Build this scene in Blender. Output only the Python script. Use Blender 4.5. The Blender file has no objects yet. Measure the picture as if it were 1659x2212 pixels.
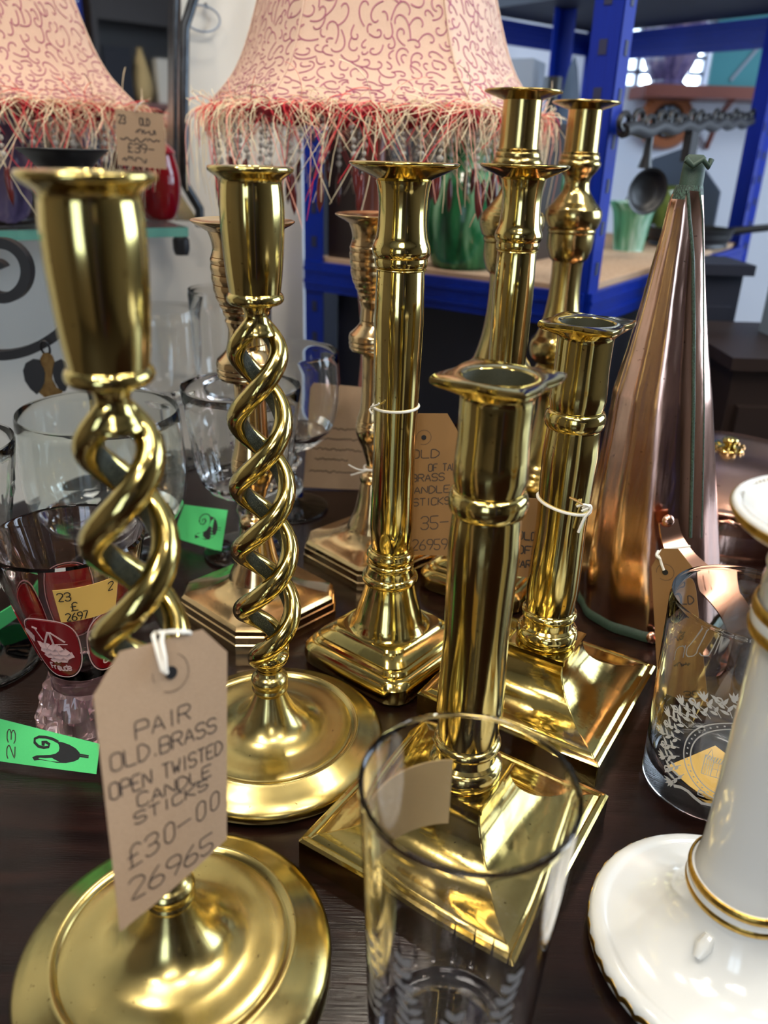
import bpy, bmesh, math, random
from mathutils import Vector, Matrix
import numpy as np
random.seed(7)
scn = bpy.context.scene
COL = scn.collection
PI = math.pi

# ------------------------------------------------------------------ camera
FPX, PITCH, ROLL, CAMH = 1712.2, .424, .0309, .3086
cam_d = bpy.data.cameras.new('camera'); cam = bpy.data.objects.new('camera', cam_d); COL.objects.link(cam)
cam_d.sensor_fit = 'VERTICAL'; cam_d.sensor_height = 36.0; cam_d.sensor_width = 27.0
cam_d.lens = FPX / 2212 * 36.0
cam_d.clip_start = .01; cam_d.clip_end = 60
cam.matrix_world = Matrix.Translation((0, 0, CAMH)) @ Matrix.Rotation(PI/2 - PITCH, 4, 'X') @ Matrix.Rotation(ROLL, 4, 'Z')
cam_d.dof.use_dof = True; cam_d.dof.focus_distance = .42; cam_d.dof.aperture_fstop = cam_d.lens / 3.2
scn.camera = cam

# ------------------------------------------------------------------ view, world
scn.view_settings.view_transform = 'Standard'; scn.view_settings.look = 'None'
scn.view_settings.gamma = 1; scn.view_settings.use_curve_mapping = False
scn.view_settings.exposure = 0.5
cy = scn.cycles
cy.max_bounces = 16; cy.transmission_bounces = 14; cy.glossy_bounces = 8; cy.diffuse_bounces = 4; cy.transparent_max_bounces = 16
cy.caustics_reflective = True; cy.caustics_refractive = True; cy.blur_glossy = .6
cy.sample_clamp_indirect = 6; cy.use_denoising = True
w = bpy.data.worlds.new('sky'); scn.world = w; w.use_nodes = True
w.node_tree.nodes['Background'].inputs[0].default_value = (.62, .80, 1, 1)
w.node_tree.nodes['Background'].inputs[1].default_value = 3.5

def add_light(name, kind, loc, target, energy, color, **kw):
    d = bpy.data.lights.new(name, kind); d.energy = energy; d.color = color
    for k, v in kw.items(): setattr(d, k, v)
    o = bpy.data.objects.new(name, d); COL.objects.link(o); o.location = loc
    o.rotation_euler = (Vector(target) - Vector(loc)).to_track_quat('-Z', 'Y').to_euler()
    return o
# daylight through the shop window on the right and the small window at the back
add_light('window_daylight', 'AREA', (2.32, 1.1, .75), (0, .6, .1), 24, (.72, .85, 1), shape='RECTANGLE', size=1.5, size_y=1.3)
add_light('back_window_daylight', 'AREA', (1.0, 2.75, .62), (.5, 1, .2), 5, (.72, .85, 1), shape='RECTANGLE', size=.5, size_y=.4)
# warm ceiling spot lamps: positions shared with their fittings further down
SPOTS = [(-.55, .25, 1.72), (.15, -.35, 1.72), (-.75, -.7, 1.72), (.75, -.5, 1.72), (.05, 1.05, 1.72), (-.25, -1.3, 1.72), (.85, .55, 1.72)]
for sx, sy, sz in SPOTS:
    add_light('spot_lamp', 'SPOT', (sx, sy, sz), (sx*.6, sy*.6 + .1, 0), 14.5, (1, .90, .77), spot_size=2.3, spot_blend=.6, shadow_soft_size=.035)

# ------------------------------------------------------------------ layout helpers
_c, _s = math.cos(ROLL), math.sin(ROLL)
def ray(px, py):
    a, b = px - 829.5, py - 1106
    u = _c*a + _s*b; v = -_s*a + _c*b
    return Vector((u/FPX, math.cos(PITCH) - v/FPX*math.sin(PITCH), -math.sin(PITCH) - v/FPX*math.cos(PITCH)))
CAM0 = Vector((0, 0, CAMH))
def atz(px, py, z=0): d = ray(px, py); return CAM0 + d*((z - CAMH)/d.z)
def aty(px, py, y): d = ray(px, py); return CAM0 + d*(y/d.y)
def atd(px, py, t): return CAM0 + ray(px, py)*t
def onplane(px, py, p0, n): d = ray(px, py); return CAM0 + d*((p0 - CAM0).dot(n)/d.dot(n))

def lin(r, g, b):
    f = lambda c: ((c/255 + .055)/1.055)**2.4 if c > 10 else c/255/12.92
    return (f(r), f(g), f(b), 1)

# ------------------------------------------------------------------ materials
def base_mat(name):
    m = bpy.data.materials.new(name); m.use_nodes = True
    nt = m.node_tree; return m, nt, nt.nodes['Principled BSDF']
def noise(nt, scale, detail=4, vec=None, dist=0):
    n = nt.nodes.new('ShaderNodeTexNoise'); n.inputs['Scale'].default_value = scale; n.inputs['Detail'].default_value = detail
    n.inputs['Distortion'].default_value = dist
    if vec is not None: nt.links.new(vec, n.inputs['Vector'])
    return n
def ramp(nt, fac, stops):
    r = nt.nodes.new('ShaderNodeValToRGB'); e = r.color_ramp.elements
    while len(e) < len(stops): e.new(.5)
    for i, (p, c) in enumerate(stops): e[i].position = p; e[i].color = c if len(c) == 4 else (*c, 1)
    nt.links.new(fac, r.inputs[0]); return r
def objvec(nt, scale=(1, 1, 1)):
    t = nt.nodes.new('ShaderNodeTexCoord'); mp = nt.nodes.new('ShaderNodeMapping'); mp.inputs['Scale'].default_value = scale
    nt.links.new(t.outputs['Object'], mp.inputs['Vector']); return mp.outputs[0]
def bump(nt, b, h, strength, dist=.001):
    n = nt.nodes.new('ShaderNodeBump'); n.inputs['Strength'].default_value = strength; n.inputs['Distance'].default_value = dist
    nt.links.new(h, n.inputs['Height']); nt.links.new(n.outputs[0], b.inputs['Normal'])
def plain(name, col, rough=.5, metal=0, spec=.5, **kw):
    m, nt, b = base_mat(name)
    b.inputs['Base Color'].default_value = col; b.inputs['Roughness'].default_value = rough; b.inputs['Metallic'].default_value = metal
    b.inputs['Specular IOR Level'].default_value = spec
    for k, v in kw.items(): b.inputs[k].default_value = v
    return m
def metal(name, c1, c2, rough=.12, scale=22, bstr=.15, stretch=(1, 1, .25), rvar=.12, spots=True):
    m, nt, b = base_mat(name); b.inputs['Metallic'].default_value = 1
    v = objvec(nt, stretch)
    n = noise(nt, scale, 5, v, .4)
    r = ramp(nt, n.outputs['Fac'], [(.35, c1), (.72, c2)])
    col = r.outputs[0]
    if spots:
        n3 = noise(nt, 420, 2, objvec(nt))
        r3 = ramp(nt, n3.outputs['Fac'], [(.70, (0, 0, 0)), (.76, (1, 1, 1))])
        mx = nt.nodes.new('ShaderNodeMix'); mx.data_type = 'RGBA'
        nt.links.new(r3.outputs[0], mx.inputs[0]); nt.links.new(col, mx.inputs[6]); mx.inputs[7].default_value = (c2[0]*.45, c2[1]*.4, c2[2]*.4, 1)
        col = mx.outputs[2]
    nt.links.new(col, b.inputs['Base Color'])
    n2 = noise(nt, scale*2.2, 6, v)
    mr = nt.nodes.new('ShaderNodeMapRange'); mr.inputs['To Min'].default_value = max(.03, rough - rvar*.5); mr.inputs['To Max'].default_value = rough + rvar
    nt.links.new(n2.outputs['Fac'], mr.inputs[0]); nt.links.new(mr.outputs[0], b.inputs['Roughness'])
    n4 = noise(nt, scale*1.6, 4, objvec(nt, (1, 1, .10)))
    bump(nt, b, n4.outputs['Fac'], bstr, .0012)
    return m
M = {}
M['brass'] = metal('polished_brass', (.64, .51, .19), (.48, .36, .11), .08, 20, .34)
M['satin'] = metal('satin_brass', (.58, .47, .19), (.46, .36, .13), .19, 26, .12, (1, 1, 1), .14)
M['bronze'] = metal('rosy_brass', (.70, .50, .26), (.56, .37, .17), .13, 24, .14)
M['old'] = metal('bell_brass', (.56, .43, .17), (.42, .30, .10), .14, 20, .15)
M['copper'] = metal('worn_copper', (.78, .50, .40), (.40, .20, .15), .11, 22, 1.0, (1, 1, .10), .22)
M['copperlid'] = metal('polished_copper', (.82, .48, .36), (.66, .34, .24), .2, 9, .3, (1, 1, 1), .1)
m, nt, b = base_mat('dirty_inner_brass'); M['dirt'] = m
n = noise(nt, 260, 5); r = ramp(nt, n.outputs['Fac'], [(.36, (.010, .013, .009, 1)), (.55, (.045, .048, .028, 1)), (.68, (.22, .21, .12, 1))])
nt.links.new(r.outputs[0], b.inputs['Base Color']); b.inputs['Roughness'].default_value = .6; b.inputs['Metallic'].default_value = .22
m, nt, b = base_mat('verdigris'); M['verdigris'] = m
n = noise(nt, 150, 5); r = ramp(nt, n.outputs['Fac'], [(.4, (.008, .014, .011, 1)), (.66, (.07, .14, .10, 1))])
nt.links.new(r.outputs[0], b.inputs['Base Color']); b.inputs['Roughness'].default_value = .6
def glass(name, col=(1, 1, 1, 1), rough=0.0, ior=1.46):
    m, nt, b = base_mat(name)
    b.inputs['Transmission Weight'].default_value = 1; b.inputs['Base Color'].default_value = col
    b.inputs['Roughness'].default_value = rough; b.inputs['IOR'].default_value = ior
    return m
M['glass'] = glass('clear_glass', (.985, .99, .985, 1))
M['oldglass'] = glass('old_greenish_glass', (.95, .985, .96, 1))
M['violetglass'] = glass('faint_violet_glass', (.97, .96, .98, 1))
M['pinkglass'] = glass('pink_tinted_glass', (1, .90, .91, 1))  # faint pink tint over the clear body
M['beadglass'] = plain('bead_glass', (.80, .78, .72, 1), .06, 0, .6); M['beadglass'].node_tree.nodes['Principled BSDF'].inputs['Transmission Weight'].default_value = .55
M['dropbead'] = plain('brown_red_bead', (.10, .015, .014, 1), .15)
M['pinkcut'] = plain('cut_glass_lit_pink', (.98, .74, .78, 1), .04, 0, .6); M['pinkcut'].node_tree.nodes['Principled BSDF'].inputs['Transmission Weight'].default_value = .94  # pink body stands in for light reflected in the foot's facets
M['greyfrost'] = plain('grey_engraving', (.22, .22, .23, 1), .6)
M['shelfglass'] = glass('shelf_glass', (.93, .985, .97, 1))
M['shelfedge'] = plain('green_glass_edge', lin(96, 158, 146), .12, 0, .6)
M['ruby'] = plain('ruby_stain', (.19, .004, .008, 1), .12, 0, .6)
M['frost'] = plain('frosted_engraving', (.62, .62, .62, 1), .7)
M['frostpink'] = plain('pink_frosted_engraving', (.55, .36, .36, 1), .6)
M['iron'] = plain('black_iron', (.012, .012, .014, 1), .45)
M['black'] = plain('black_ink', (.008, .008, .009, 1), .6)
M['ink'] = plain('brown_ink', (.045, .032, .026, 1), .7)
M['string'] = plain('white_string', (.8, .78, .72, 1), .85)
M['twine'] = plain('tan_twine', (.42, .26, .10, 1), .85)
m, nt, b = base_mat('manila_card'); M['card'] = m
n = noise(nt, 180, 6); r = ramp(nt, n.outputs['Fac'], [(.3, lin(148, 124, 100)), (.7, lin(174, 148, 122))])
nt.links.new(r.outputs[0], b.inputs['Base Color']); b.inputs['Roughness'].default_value = .9; bump(nt, b, n.outputs['Fac'], .15, .0004)
M['carddark'] = plain('deep_manila_card', lin(140, 104, 62), .9)
M['yellow'] = plain('yellow_label', lin(226, 184, 98), .8)
M['cream'] = plain('cream_label', lin(214, 188, 136), .85)
m, nt, b = base_mat('green_paper'); M['green'] = m
n = noise(nt, 300, 3); r = ramp(nt, n.outputs['Fac'], [(.3, lin(72, 196, 112)), (.7, lin(92, 216, 130))])
nt.links.new(r.outputs[0], b.inputs['Base Color']); b.inputs['Roughness'].default_value = .85
M['porcelain'] = plain('white_porcelain', (.66, .68, .68, 1), .12, 0, .5)
M['porcelain'].node_tree.nodes['Principled BSDF'].inputs['Coat Weight'].default_value = .5
M['gilt'] = metal('gilt_trim', (.62, .40, .10), (.40, .24, .05), .3, 300, .2, (1, 1, 1), .1)
# mahogany
m, nt, b = base_mat('dark_mahogany'); M['wood'] = m
v = objvec(nt, (1.2, 16, 16)); n = noise(nt, 9, 8, v, .6)
r = ramp(nt, n.outputs['Fac'], [(.3, (.004, .0016, .0013, 1)), (.55, (.011, .004, .003, 1)), (.8, (.022, .0075, .005, 1))])
nt.links.new(r.outputs[0], b.inputs['Base Color'])
v2 = objvec(nt, (30, 900, 900)); n2 = noise(nt, 1.6, 6, v2)
mr = nt.nodes.new('ShaderNodeMapRange'); mr.inputs['To Min'].default_value = .10; mr.inputs['To Max'].default_value = .26; b.inputs['Specular IOR Level'].default_value = .3
nt.links.new(n2.outputs['Fac'], mr.inputs[0]); nt.links.new(mr.outputs[0], b.inputs['Roughness']); bump(nt, b, n2.outputs['Fac'], .18, .0006)
M['darkwood'] = plain('dark_brown_wood', (.018, .010, .008, 1), .45)
M['midwood'] = plain('red_brown_wood', lin(120, 62, 48), .4)
m, nt, b = base_mat('blue_painted_steel'); M['blue'] = m
n = noise(nt, 40, 4); r = ramp(nt, n.outputs['Fac'], [(.3, lin(0, 30, 128)), (.7, lin(2, 42, 156))])
nt.links.new(r.outputs[0], b.inputs['Base Color']); b.inputs['Roughness'].default_value = .38; b.inputs['Specular IOR Level'].default_value = .25
M['slot'] = plain('slot_shadow', (.01, .015, .06, 1), .6)
m, nt, b = base_mat('chipboard'); M['chip'] = m
n = noise(nt, 120, 5); r = ramp(nt, n.outputs['Fac'], [(.3, lin(176, 142, 112)), (.7, lin(206, 176, 146))])
nt.links.new(r.outputs[0], b.inputs['Base Color']); b.inputs['Roughness'].default_value = .85
def wallmat(name, a, c):
    m, nt, b = base_mat(name); n = noise(nt, 3, 4); r = ramp(nt, n.outputs['Fac'], [(.3, a), (.7, c)])
    nt.links.new(r.outputs[0], b.inputs['Base Color']); b.inputs['Roughness'].default_value = .75
    n2 = noise(nt, 120, 3); bump(nt, b, n2.outputs['Fac'], .06, .001); return m
M['wall'] = wallmat('white_wall_paint', lin(222, 218, 208), lin(228, 224, 215))
M['backwall'] = wallmat('cool_white_paint', lin(208, 210, 220), lin(216, 218, 226))
M['ceil'] = wallmat('ceiling_paint', lin(178, 172, 162), lin(186, 180, 170))
M['darkwall'] = wallmat('brown_panelling', lin(104, 92, 78), lin(120, 106, 92))
M['midwall'] = wallmat('grey_shop_wall', lin(120, 116, 112), lin(132, 128, 122))
M['floor'] = wallmat('dark_carpet', lin(46, 40, 38), lin(58, 50, 46))
def emis(name, col, s):
    m, nt, b = base_mat(name); b.inputs['Base Color'].default_value = (.8, .8, .8, 1)
    b.inputs['Emission Color'].default_value = col; b.inputs['Emission Strength'].default_value = s; return m
M['panel'] = emis('lit_diffuser', (1, .94, .84, 1), 7)
M['bulb'] = emis('lit_bulb', (1, .84, .6, 1), 30)
M['mirror'] = plain('mirror_silver', (.82, .83, .84, 1), .02, 1)
M['bevel'] = plain('bevelled_mirror', (.62, .65, .68, 1), .12, 1)
M['frame'] = metal('dark_pewter', (.10, .11, .12), (.05, .055, .06), .3, 60, .5, (1, 1, 1), .15, False)
M['chrome'] = plain('chrome', (.7, .7, .7, 1), .2, 1)
M['fabric'] = None
m, nt, b = base_mat('peach_fabric'); M['fabric'] = m
n = noise(nt, 700, 2); r = ramp(nt, n.outputs['Fac'], [(.3, lin(204, 172, 152)), (.7, lin(218, 188, 170))])
nt.links.new(r.outputs[0], b.inputs['Base Color']); b.inputs['Roughness'].default_value = .95; bump(nt, b, n.outputs['Fac'], .2, .0006)
M['print'] = plain('mauve_print', lin(164, 92, 118), .9)
M['creamthread'] = plain('cream_thread', lin(242, 226, 192), .9)
M['redthread'] = plain('red_thread', lin(226, 60, 72), .9)
M['pinkthread'] = plain('pink_thread', lin(244, 176, 156), .9)
M['ribbon'] = plain('crimson_ribbon', lin(150, 22, 40), .7)
M['lamppole'] = plain('terracotta_lamp_stem', lin(156, 88, 70), .35)
def glaze(name, c1, c2, c3, scale=6):
    m, nt, b = base_mat(name); v = objvec(nt, (1, 1, .18)); n = noise(nt, scale*6, 4, v, 1.2)
    r = ramp(nt, n.outputs['Fac'], [(.3, c1), (.5, c2), (.72, c3)])
    nt.links.new(r.outputs[0], b.inputs['Base Color']); b.inputs['Roughness'].default_value = .15; return m
M['greenglaze'] = glaze('green_glaze', lin(16, 52, 32), lin(40, 110, 66), lin(140, 190, 150))
M['drip'] = glaze('dripped_green_glaze', lin(30, 84, 56), lin(86, 146, 112), lin(190, 214, 200))
M['olive'] = glaze('olive_glaze', lin(40, 52, 22), lin(76, 88, 38), lin(110, 118, 60))
M['purple'] = glaze('purple_glaze', lin(60, 52, 84), lin(104, 92, 130), lin(150, 130, 150))
M['teal'] = plain('teal_card', lin(50, 130, 140), .5)
M['slate'] = plain('slate_blue', lin(62, 76, 96), .6)
M['navy'] = plain('very_dark_navy', (.006, .008, .02, 1), .6)
M['greybox'] = plain('pale_grey_board', lin(140, 150, 165), .7)
M['phone'] = plain('orange_wood', lin(150, 84, 46), .35)
M['heater'] = plain('grey_enamel', lin(120, 132, 140), .4)
M['mauve'] = plain('mauve_card', lin(140, 108, 108), .8)
M['heart'] = metal('rusty_brass', (.32, .19, .07), (.18, .09, .03), .45, 90, .4, (1, 1, 1), .2)

# ------------------------------------------------------------------ mesh helpers
class MB:
    def __init__(s): s.v = []; s.f = []; s.mi = []
    def add(s, verts, faces, mi=0):
        o = len(s.v); s.v += [tuple(p) for p in verts]
        for f in faces: s.f.append(tuple(i + o for i in f)); s.mi.append(mi)
        return s
    def loft(s, rings, close=True, cap0=False, cap1=False, mi=0):
        n = len(rings[0]); vs = [p for r_ in rings for p in r_]; fs = []
        for i in range(len(rings) - 1):
            for j in range(n if close else n - 1):
                k = (j + 1) % n
                fs.append((i*n + j, i*n + k, (i+1)*n + k, (i+1)*n + j))
        if cap0: fs.append(tuple(reversed(range(n))))
        if cap1: fs.append(tuple(range((len(rings)-1)*n, len(rings)*n)))
        return s.add(vs, fs, mi)
    def lathe(s, prof, seg=64, c=(0, 0), mi=0):
        """prof: [(z, r)], a point with r = 0 closes the surface"""
        rings = []; vs = []; fs = []; idx = []
        for z, r in prof:
            if r < 1e-6: idx.append([len(vs)]); vs.append((c[0], c[1], z))
            else:
                a = len(vs); idx.append(list(range(a, a + seg)))
                vs += [(c[0] + r*math.cos(2*PI*k/seg), c[1] + r*math.sin(2*PI*k/seg), z) for k in range(seg)]
        for A, B in zip(idx, idx[1:]):
            if len(A) == 1 and len(B) == 1: continue
            for k in range(seg):
                k2 = (k + 1) % seg
                if len(A) == 1: fs.append((A[0], B[k], B[k2]))
                elif len(B) == 1: fs.append((A[k], A[k2], B[0]))
                else: fs.append((A[k], A[k2], B[k2], B[k]))
        return s.add(vs, fs, mi)
    def tube(s, pts, r, seg=8, closed=False, mi=0, cap=True):
        pts = [Vector(p) for p in pts]; n = len(pts)
        rad = r if isinstance(r, (list, tuple)) else [r]*n
        rings = []; up = None
        for i, p in enumerate(pts):
            a = pts[(i-1) % n] if (closed or i > 0) else p
            b_ = pts[(i+1) % n] if (closed or i < n-1) else p
            t = (b_ - a).normalized()
            if up is None:
                up = t.orthogonal().normalized()
            up = (up - t*up.dot(t))
            up = up.normalized() if up.length > 1e-6 else t.orthogonal().normalized()
            bi = t.cross(up)
            rings.append([p + (up*math.cos(2*PI*k/seg) + bi*math.sin(2*PI*k/seg))*rad[i] for k in range(seg)])
        if closed: rings.append(rings[0])
        return s.loft(rings, True, cap and not closed, cap and not closed, mi)
    def box(s, c, d, mi=0, M4=None):
        vs = [Vector((c[0] + sx*d[0]/2, c[1] + sy*d[1]/2, c[2] + sz*d[2]/2)) for sx in (-1, 1) for sy in (-1, 1) for sz in (-1, 1)]
        if M4: vs = [M4 @ p for p in vs]
        return s.add(vs, [(0, 1, 3, 2), (4, 6, 7, 5), (0, 4, 5, 1), (2, 3, 7, 6), (0, 2, 6, 4), (1, 5, 7, 3)], mi)
    def bar(s, a, b_, wdt, h, upv=(0, 0, 1), mi=0):
        """a box beam from a to b"""
        a = Vector(a); b_ = Vector(b_); t = (b_ - a).normalized(); up = Vector(upv); up = (up - t*up.dot(t)).normalized(); sd = t.cross(up)
        vs = [q + sd*wdt/2*i + up*h/2*j for q in (a, b_) for i, j in ((-1, -1), (1, -1), (1, 1), (-1, 1))]
        return s.add(vs, [(3, 2, 1, 0), (4, 5, 6, 7), (0, 1, 5, 4), (1, 2, 6, 5), (2, 3, 7, 6), (3, 0, 4, 7)], mi)
    def extrude(s, poly, off, mi=0):
        """a planar polygon given thickness by the vector off"""
        n = len(poly); off = Vector(off); vs = [Vector(p) for p in poly] + [Vector(p) + off for p in poly]
        fs = [tuple(reversed(range(n))), tuple(range(n, 2*n))] + [(i, (i+1) % n, n + (i+1) % n, n + i) for i in range(n)]
        return s.add(vs, fs, mi)
    def ribbon(s, pts, nrm, wd, mi=0, closed=False):
        pts = [Vector(p) for p in pts]; n = len(pts); vs = []
        for i, p in enumerate(pts):
            a = pts[max(i-1, 0)] if not closed else pts[(i-1) % n]; b_ = pts[min(i+1, n-1)] if not closed else pts[(i+1) % n]
            t = (b_ - a); N = nrm[i] if isinstance(nrm, list) else nrm
            sd = t.cross(N); sd = sd.normalized()*wd if sd.length > 1e-9 else Vector((wd, 0, 0))
            vs += [p - sd, p + sd]
        fs = [(2*i, 2*i+1, 2*i+3, 2*i+2) for i in range(n-1)]
        if closed: fs.append((2*n-2, 2*n-1, 1, 0))
        return s.add(vs, fs, mi)
    def build(s, name, mat, parent=None, smooth=35, fix=True):
        me = bpy.data.meshes.new(name); me.from_pydata(s.v, [], s.f)
        for m_ in (mat if isinstance(mat, (list, tuple)) else [mat]): me.materials.append(m_)
        me.polygons.foreach_set('material_index', s.mi)
        if fix:
            bm = bmesh.new(); bm.from_mesh(me); bmesh.ops.remove_doubles(bm, verts=bm.verts, dist=1e-7)
            bmesh.ops.recalc_face_normals(bm, faces=bm.faces)
            if all(e.is_manifold for e in bm.edges) and bm.calc_volume(signed=True) < 0: bmesh.ops.reverse_faces(bm, faces=bm.faces)
            bm.to_mesh(me); bm.free()
        if smooth:
            me.polygons.foreach_set('use_smooth', [True]*len(me.polygons))
            me.set_sharp_from_angle(angle=math.radians(smooth))
        me.update()
        o = bpy.data.objects.new(name, me); COL.objects.link(o)
        if parent is not None: o.parent = parent
        return o

def tag(o, label, cat, group=None):
    o['label'] = label; o['category'] = cat
    if group: o['group'] = group
    return o
def thing(name, label, cat, loc=(0, 0, 0), rz=0, group=None):
    o = bpy.data.objects.new(name, None); COL.objects.link(o); o.location = loc; o.rotation_euler = (0, 0, rz); o.empty_display_size = .02
    return tag(o, label, cat, group)
def struct(o): o['kind'] = 'structure'; return o
def copy_tree(o, label, loc, rz=0):
    r = o.copy(); COL.objects.link(r); r.location = loc; r.rotation_euler = (0, 0, rz); r['label'] = label
    for ch in [x for x in bpy.data.objects if x.parent == o]:
        c = ch.copy(); COL.objects.link(c); c.parent = r
        for g in [x for x in bpy.data.objects if x.parent == ch]:
            d = g.copy(); COL.objects.link(d); d.parent = c
    return r
def sm(pts, n=5):
    """Catmull-Rom through (z, r[, 's']); 's' marks a corner"""
    P = [(p[0], p[1]) for p in pts]; S = [len(p) > 2 for p in pts]; out = []
    for i in range(len(P) - 1):
        p1, p2 = P[i], P[i+1]
        p0 = P[i-1] if i > 0 and not S[i] else (2*p1[0]-p2[0], 2*p1[1]-p2[1])
        p3 = P[i+2] if i + 2 < len(P) and not S[i+1] else (2*p2[0]-p1[0], 2*p2[1]-p1[1])
        for k in range(n):
            t = k/n
            out.append(tuple(.5*((2*p1[a]) + (-p0[a]+p2[a])*t + (2*p0[a]-5*p1[a]+4*p2[a]-p3[a])*t*t + (-p0[a]+3*p1[a]-3*p2[a]+p3[a])*t**3) for a in (0, 1)))
    out.append(P[-1])
    return [(z, max(r, 0)) for z, r in out]
def torus_prof(z, r, h, d, n=7):
    """a bead on a stem: half-round of height h standing d proud of radius r, centred at z"""
    return [(z + h/2*math.sin(a), r + d*math.cos(a)) for a in [(-PI/2 + PI*k/(n-1)) for k in range(n)]]
ANG8 = sorted(set([round(i*PI/32, 9) for i in range(64)]))
def sq_ring(half, rad, z, yaw=0, n=12):
    """rounded square, corners along the axes of yaw"""
    pts = []; c = half - rad
    for q in range(4):
        for k in range(n + 1):
            a = q*PI/2 + PI/2*k/n
            cx = c if q in (0, 3) else -c; cy_ = c if q in (0, 1) else -c
            pts.append((cx + rad*math.cos(a), cy_ + rad*math.sin(a)))
    # sides subdivided by the corner arcs only: fine for flat sides
    a = yaw - PI/4
    return [(x*math.cos(a) - y*math.sin(a), x*math.sin(a) + y*math.cos(a), z) for x, y in pts]
def circ_like(r, z, yaw=0, n=12):
    pts = []
    for q in range(4):
        for k in range(n + 1):
            t = (k/n)*.92 + .04
            a = q*PI/2 + PI/2*t; pts.append((r*math.cos(a), r*math.sin(a)))
    a = yaw - PI/4
    return [(x*math.cos(a) - y*math.sin(a), x*math.sin(a) + y*math.cos(a), z) for x, y in pts]
def mixring(A, B, t): return [tuple(a[i]*(1-t) + b_[i]*t for i in (0, 1)) + (a[2],) for a, b_ in zip(A, B)]
def oct_ring(ap, cut, z, yaw=0, n=5):
    """chamfered square; ap = apothem, cut = distance of the chamfer from the centre"""
    k = cut*math.sqrt(2) - ap      # corner coordinate along a side
    base = [(ap, -k), (ap, k), (k, ap), (-k, ap), (-ap, k), (-ap, -k), (-k, -ap), (k, -ap)]
    pts = []
    for i in range(8):
        p, q = base[i], base[(i+1) % 8]
        for j in range(n): t = j/n; pts.append((p[0]*(1-t) + q[0]*t, p[1]*(1-t) + q[1]*t))
    a = yaw - PI/4
    return [(x*math.cos(a) - y*math.sin(a), x*math.sin(a) + y*math.cos(a), z) for x, y in pts]
def roundify(R, r, t):
    out = []
    for x, y, z in R:
        l = math.hypot(x, y); out.append((x*(1-t) + x/l*r*t, y*(1-t) + y/l*r*t, z))
    return out

# stroke lettering on a 4 x 6 grid
G = {'A': '00 26 40|12 32', 'B': '00 06 36 45 43 33 03|33 42 41 30 00', 'C': '45 36 16 05 01 10 30 41', 'D': '00 06 26 44 42 20 00', 'E': '46 06 00 40|03 33',
     'F': '00 06 46|03 33', 'H': '00 06|40 46|03 43', 'I': '20 26', 'K': '00 06|46 03 40', 'L': '06 00 40', 'N': '00 06 40 46', 'O': '16 05 01 10 30 41 45 36 16', 'P': '00 06 36 45 43 33 03',
     'R': '00 06 36 45 44 33 03|23 40', 'S': '45 36 16 05 04 13 33 42 41 30 10 01', 'T': '06 46|26 20', 'W': '06 10 24 30 46', 'Q': '', '£': '45 36 26 15 14 10|00 40|03 33', '0': '26 15 11 20 30 41 45 36 26',
     '2': '05 16 36 45 44 00 40', '3': '05 16 36 45 44 33 13|33 42 41 30 10 01', '5': '46 06 03 33 42 41 30 10 01', '6': '36 14 02 01 10 30 41 42 33 13 02', '7': '06 46 10',
     '9': '43 33 13 04 05 16 36 45 43 20', '-': '03 43', '.': '20 21', 'e': '02 42 43 34 14 03 01 10 30 41', 'a': '44 40|43 34 14 03 01 10 30 41', 'c': '43 34 14 03 01 10 30 41', 'o': '14 03 01 10 30 41 43 34 14',
     'n': '00 04|03 14 34 43 40', 'r': '00 04|02 14 34', 'u': '04 01 10 30 41|44 40', 'd': '46 40|43 34 14 03 01 10 30 41', 'l': '26 21 30', 'J': '46 41 30 10 01', 'V': '06 20 46', 'G': '45 36 16 05 01 10 30 41 43 23', 'U': '06 01 10 30 41 46'}
def strokes(text):
    """yields polylines in a unit-height run; total width returned by text_width"""
    x = 0; out = []
    for ch in text:
        if ch == ' ': x += .55; continue
        wd = {'I': .45, '.': .4, '1': .4, '-': .7, 'l': .4}.get(ch, .62)
        for part in G.get(ch, '').split('|'):
            if part: out.append([(x + int(p[0])/4*wd*.82, int(p[1])/6) for p in part.split()])
        x += wd
    return out, x
def soften(pl):
    """round a polyline a little, as a pen does"""
    if len(pl) < 3: return pl
    closed = pl[0] == pl[-1]; out = [pl[0]]
    for i in range(1, len(pl) - 1):
        p, q, r_ = pl[i-1], pl[i], pl[i+1]
        out += [(q[0]*.72 + p[0]*.28, q[1]*.72 + p[1]*.28), q if False else (q[0]*.9 + (p[0]+r_[0])*.05, q[1]*.9 + (p[1]+r_[1])*.05), (q[0]*.72 + r_[0]*.28, q[1]*.72 + r_[1]*.28)]
    return out + [pl[-1]]

def bilin(TL, TR, BR, BL, bend=0):
    TL, TR, BR, BL = map(Vector, (TL, TR, BR, BL)); n0 = (TR - TL).cross(BL - TL).normalized()
    if n0.dot(CAM0 - TL) < 0: n0 = -n0
    def S(u, v, e=0):
        p = TL*(1-u)*(1-v) + TR*u*(1-v) + BR*u*v + BL*(1-u)*v
        return p + n0*(e + bend*math.sin(PI*u)*(.4 + .6*v))
    return S, n0
def write(mb, S, n0, text, u0, u1, vb, h, wd, jitter=.0, asp=1.0, eps=.00035, slope=0):
    st, W = strokes(text)
    for pl in st:
        pts = []
        for x, y in soften(pl):
            u = u0 + (u1 - u0)*x/W; v = vb - h*y - slope*(u - u0)
            pts.append(S(u, v, eps))
        # subdivide long strokes so they follow the card
        mb.ribbon(pts, n0, wd)
def squiggle(mb, S, n0, u0, u1, vb, h, wd, n=26):
    pts = [S(u0 + (u1-u0)*i/n, vb - h*(.5 + .5*random.uniform(-1, 1)), .00035) for i in range(n+1)]
    mb.ribbon(pts, n0, wd)
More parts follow.
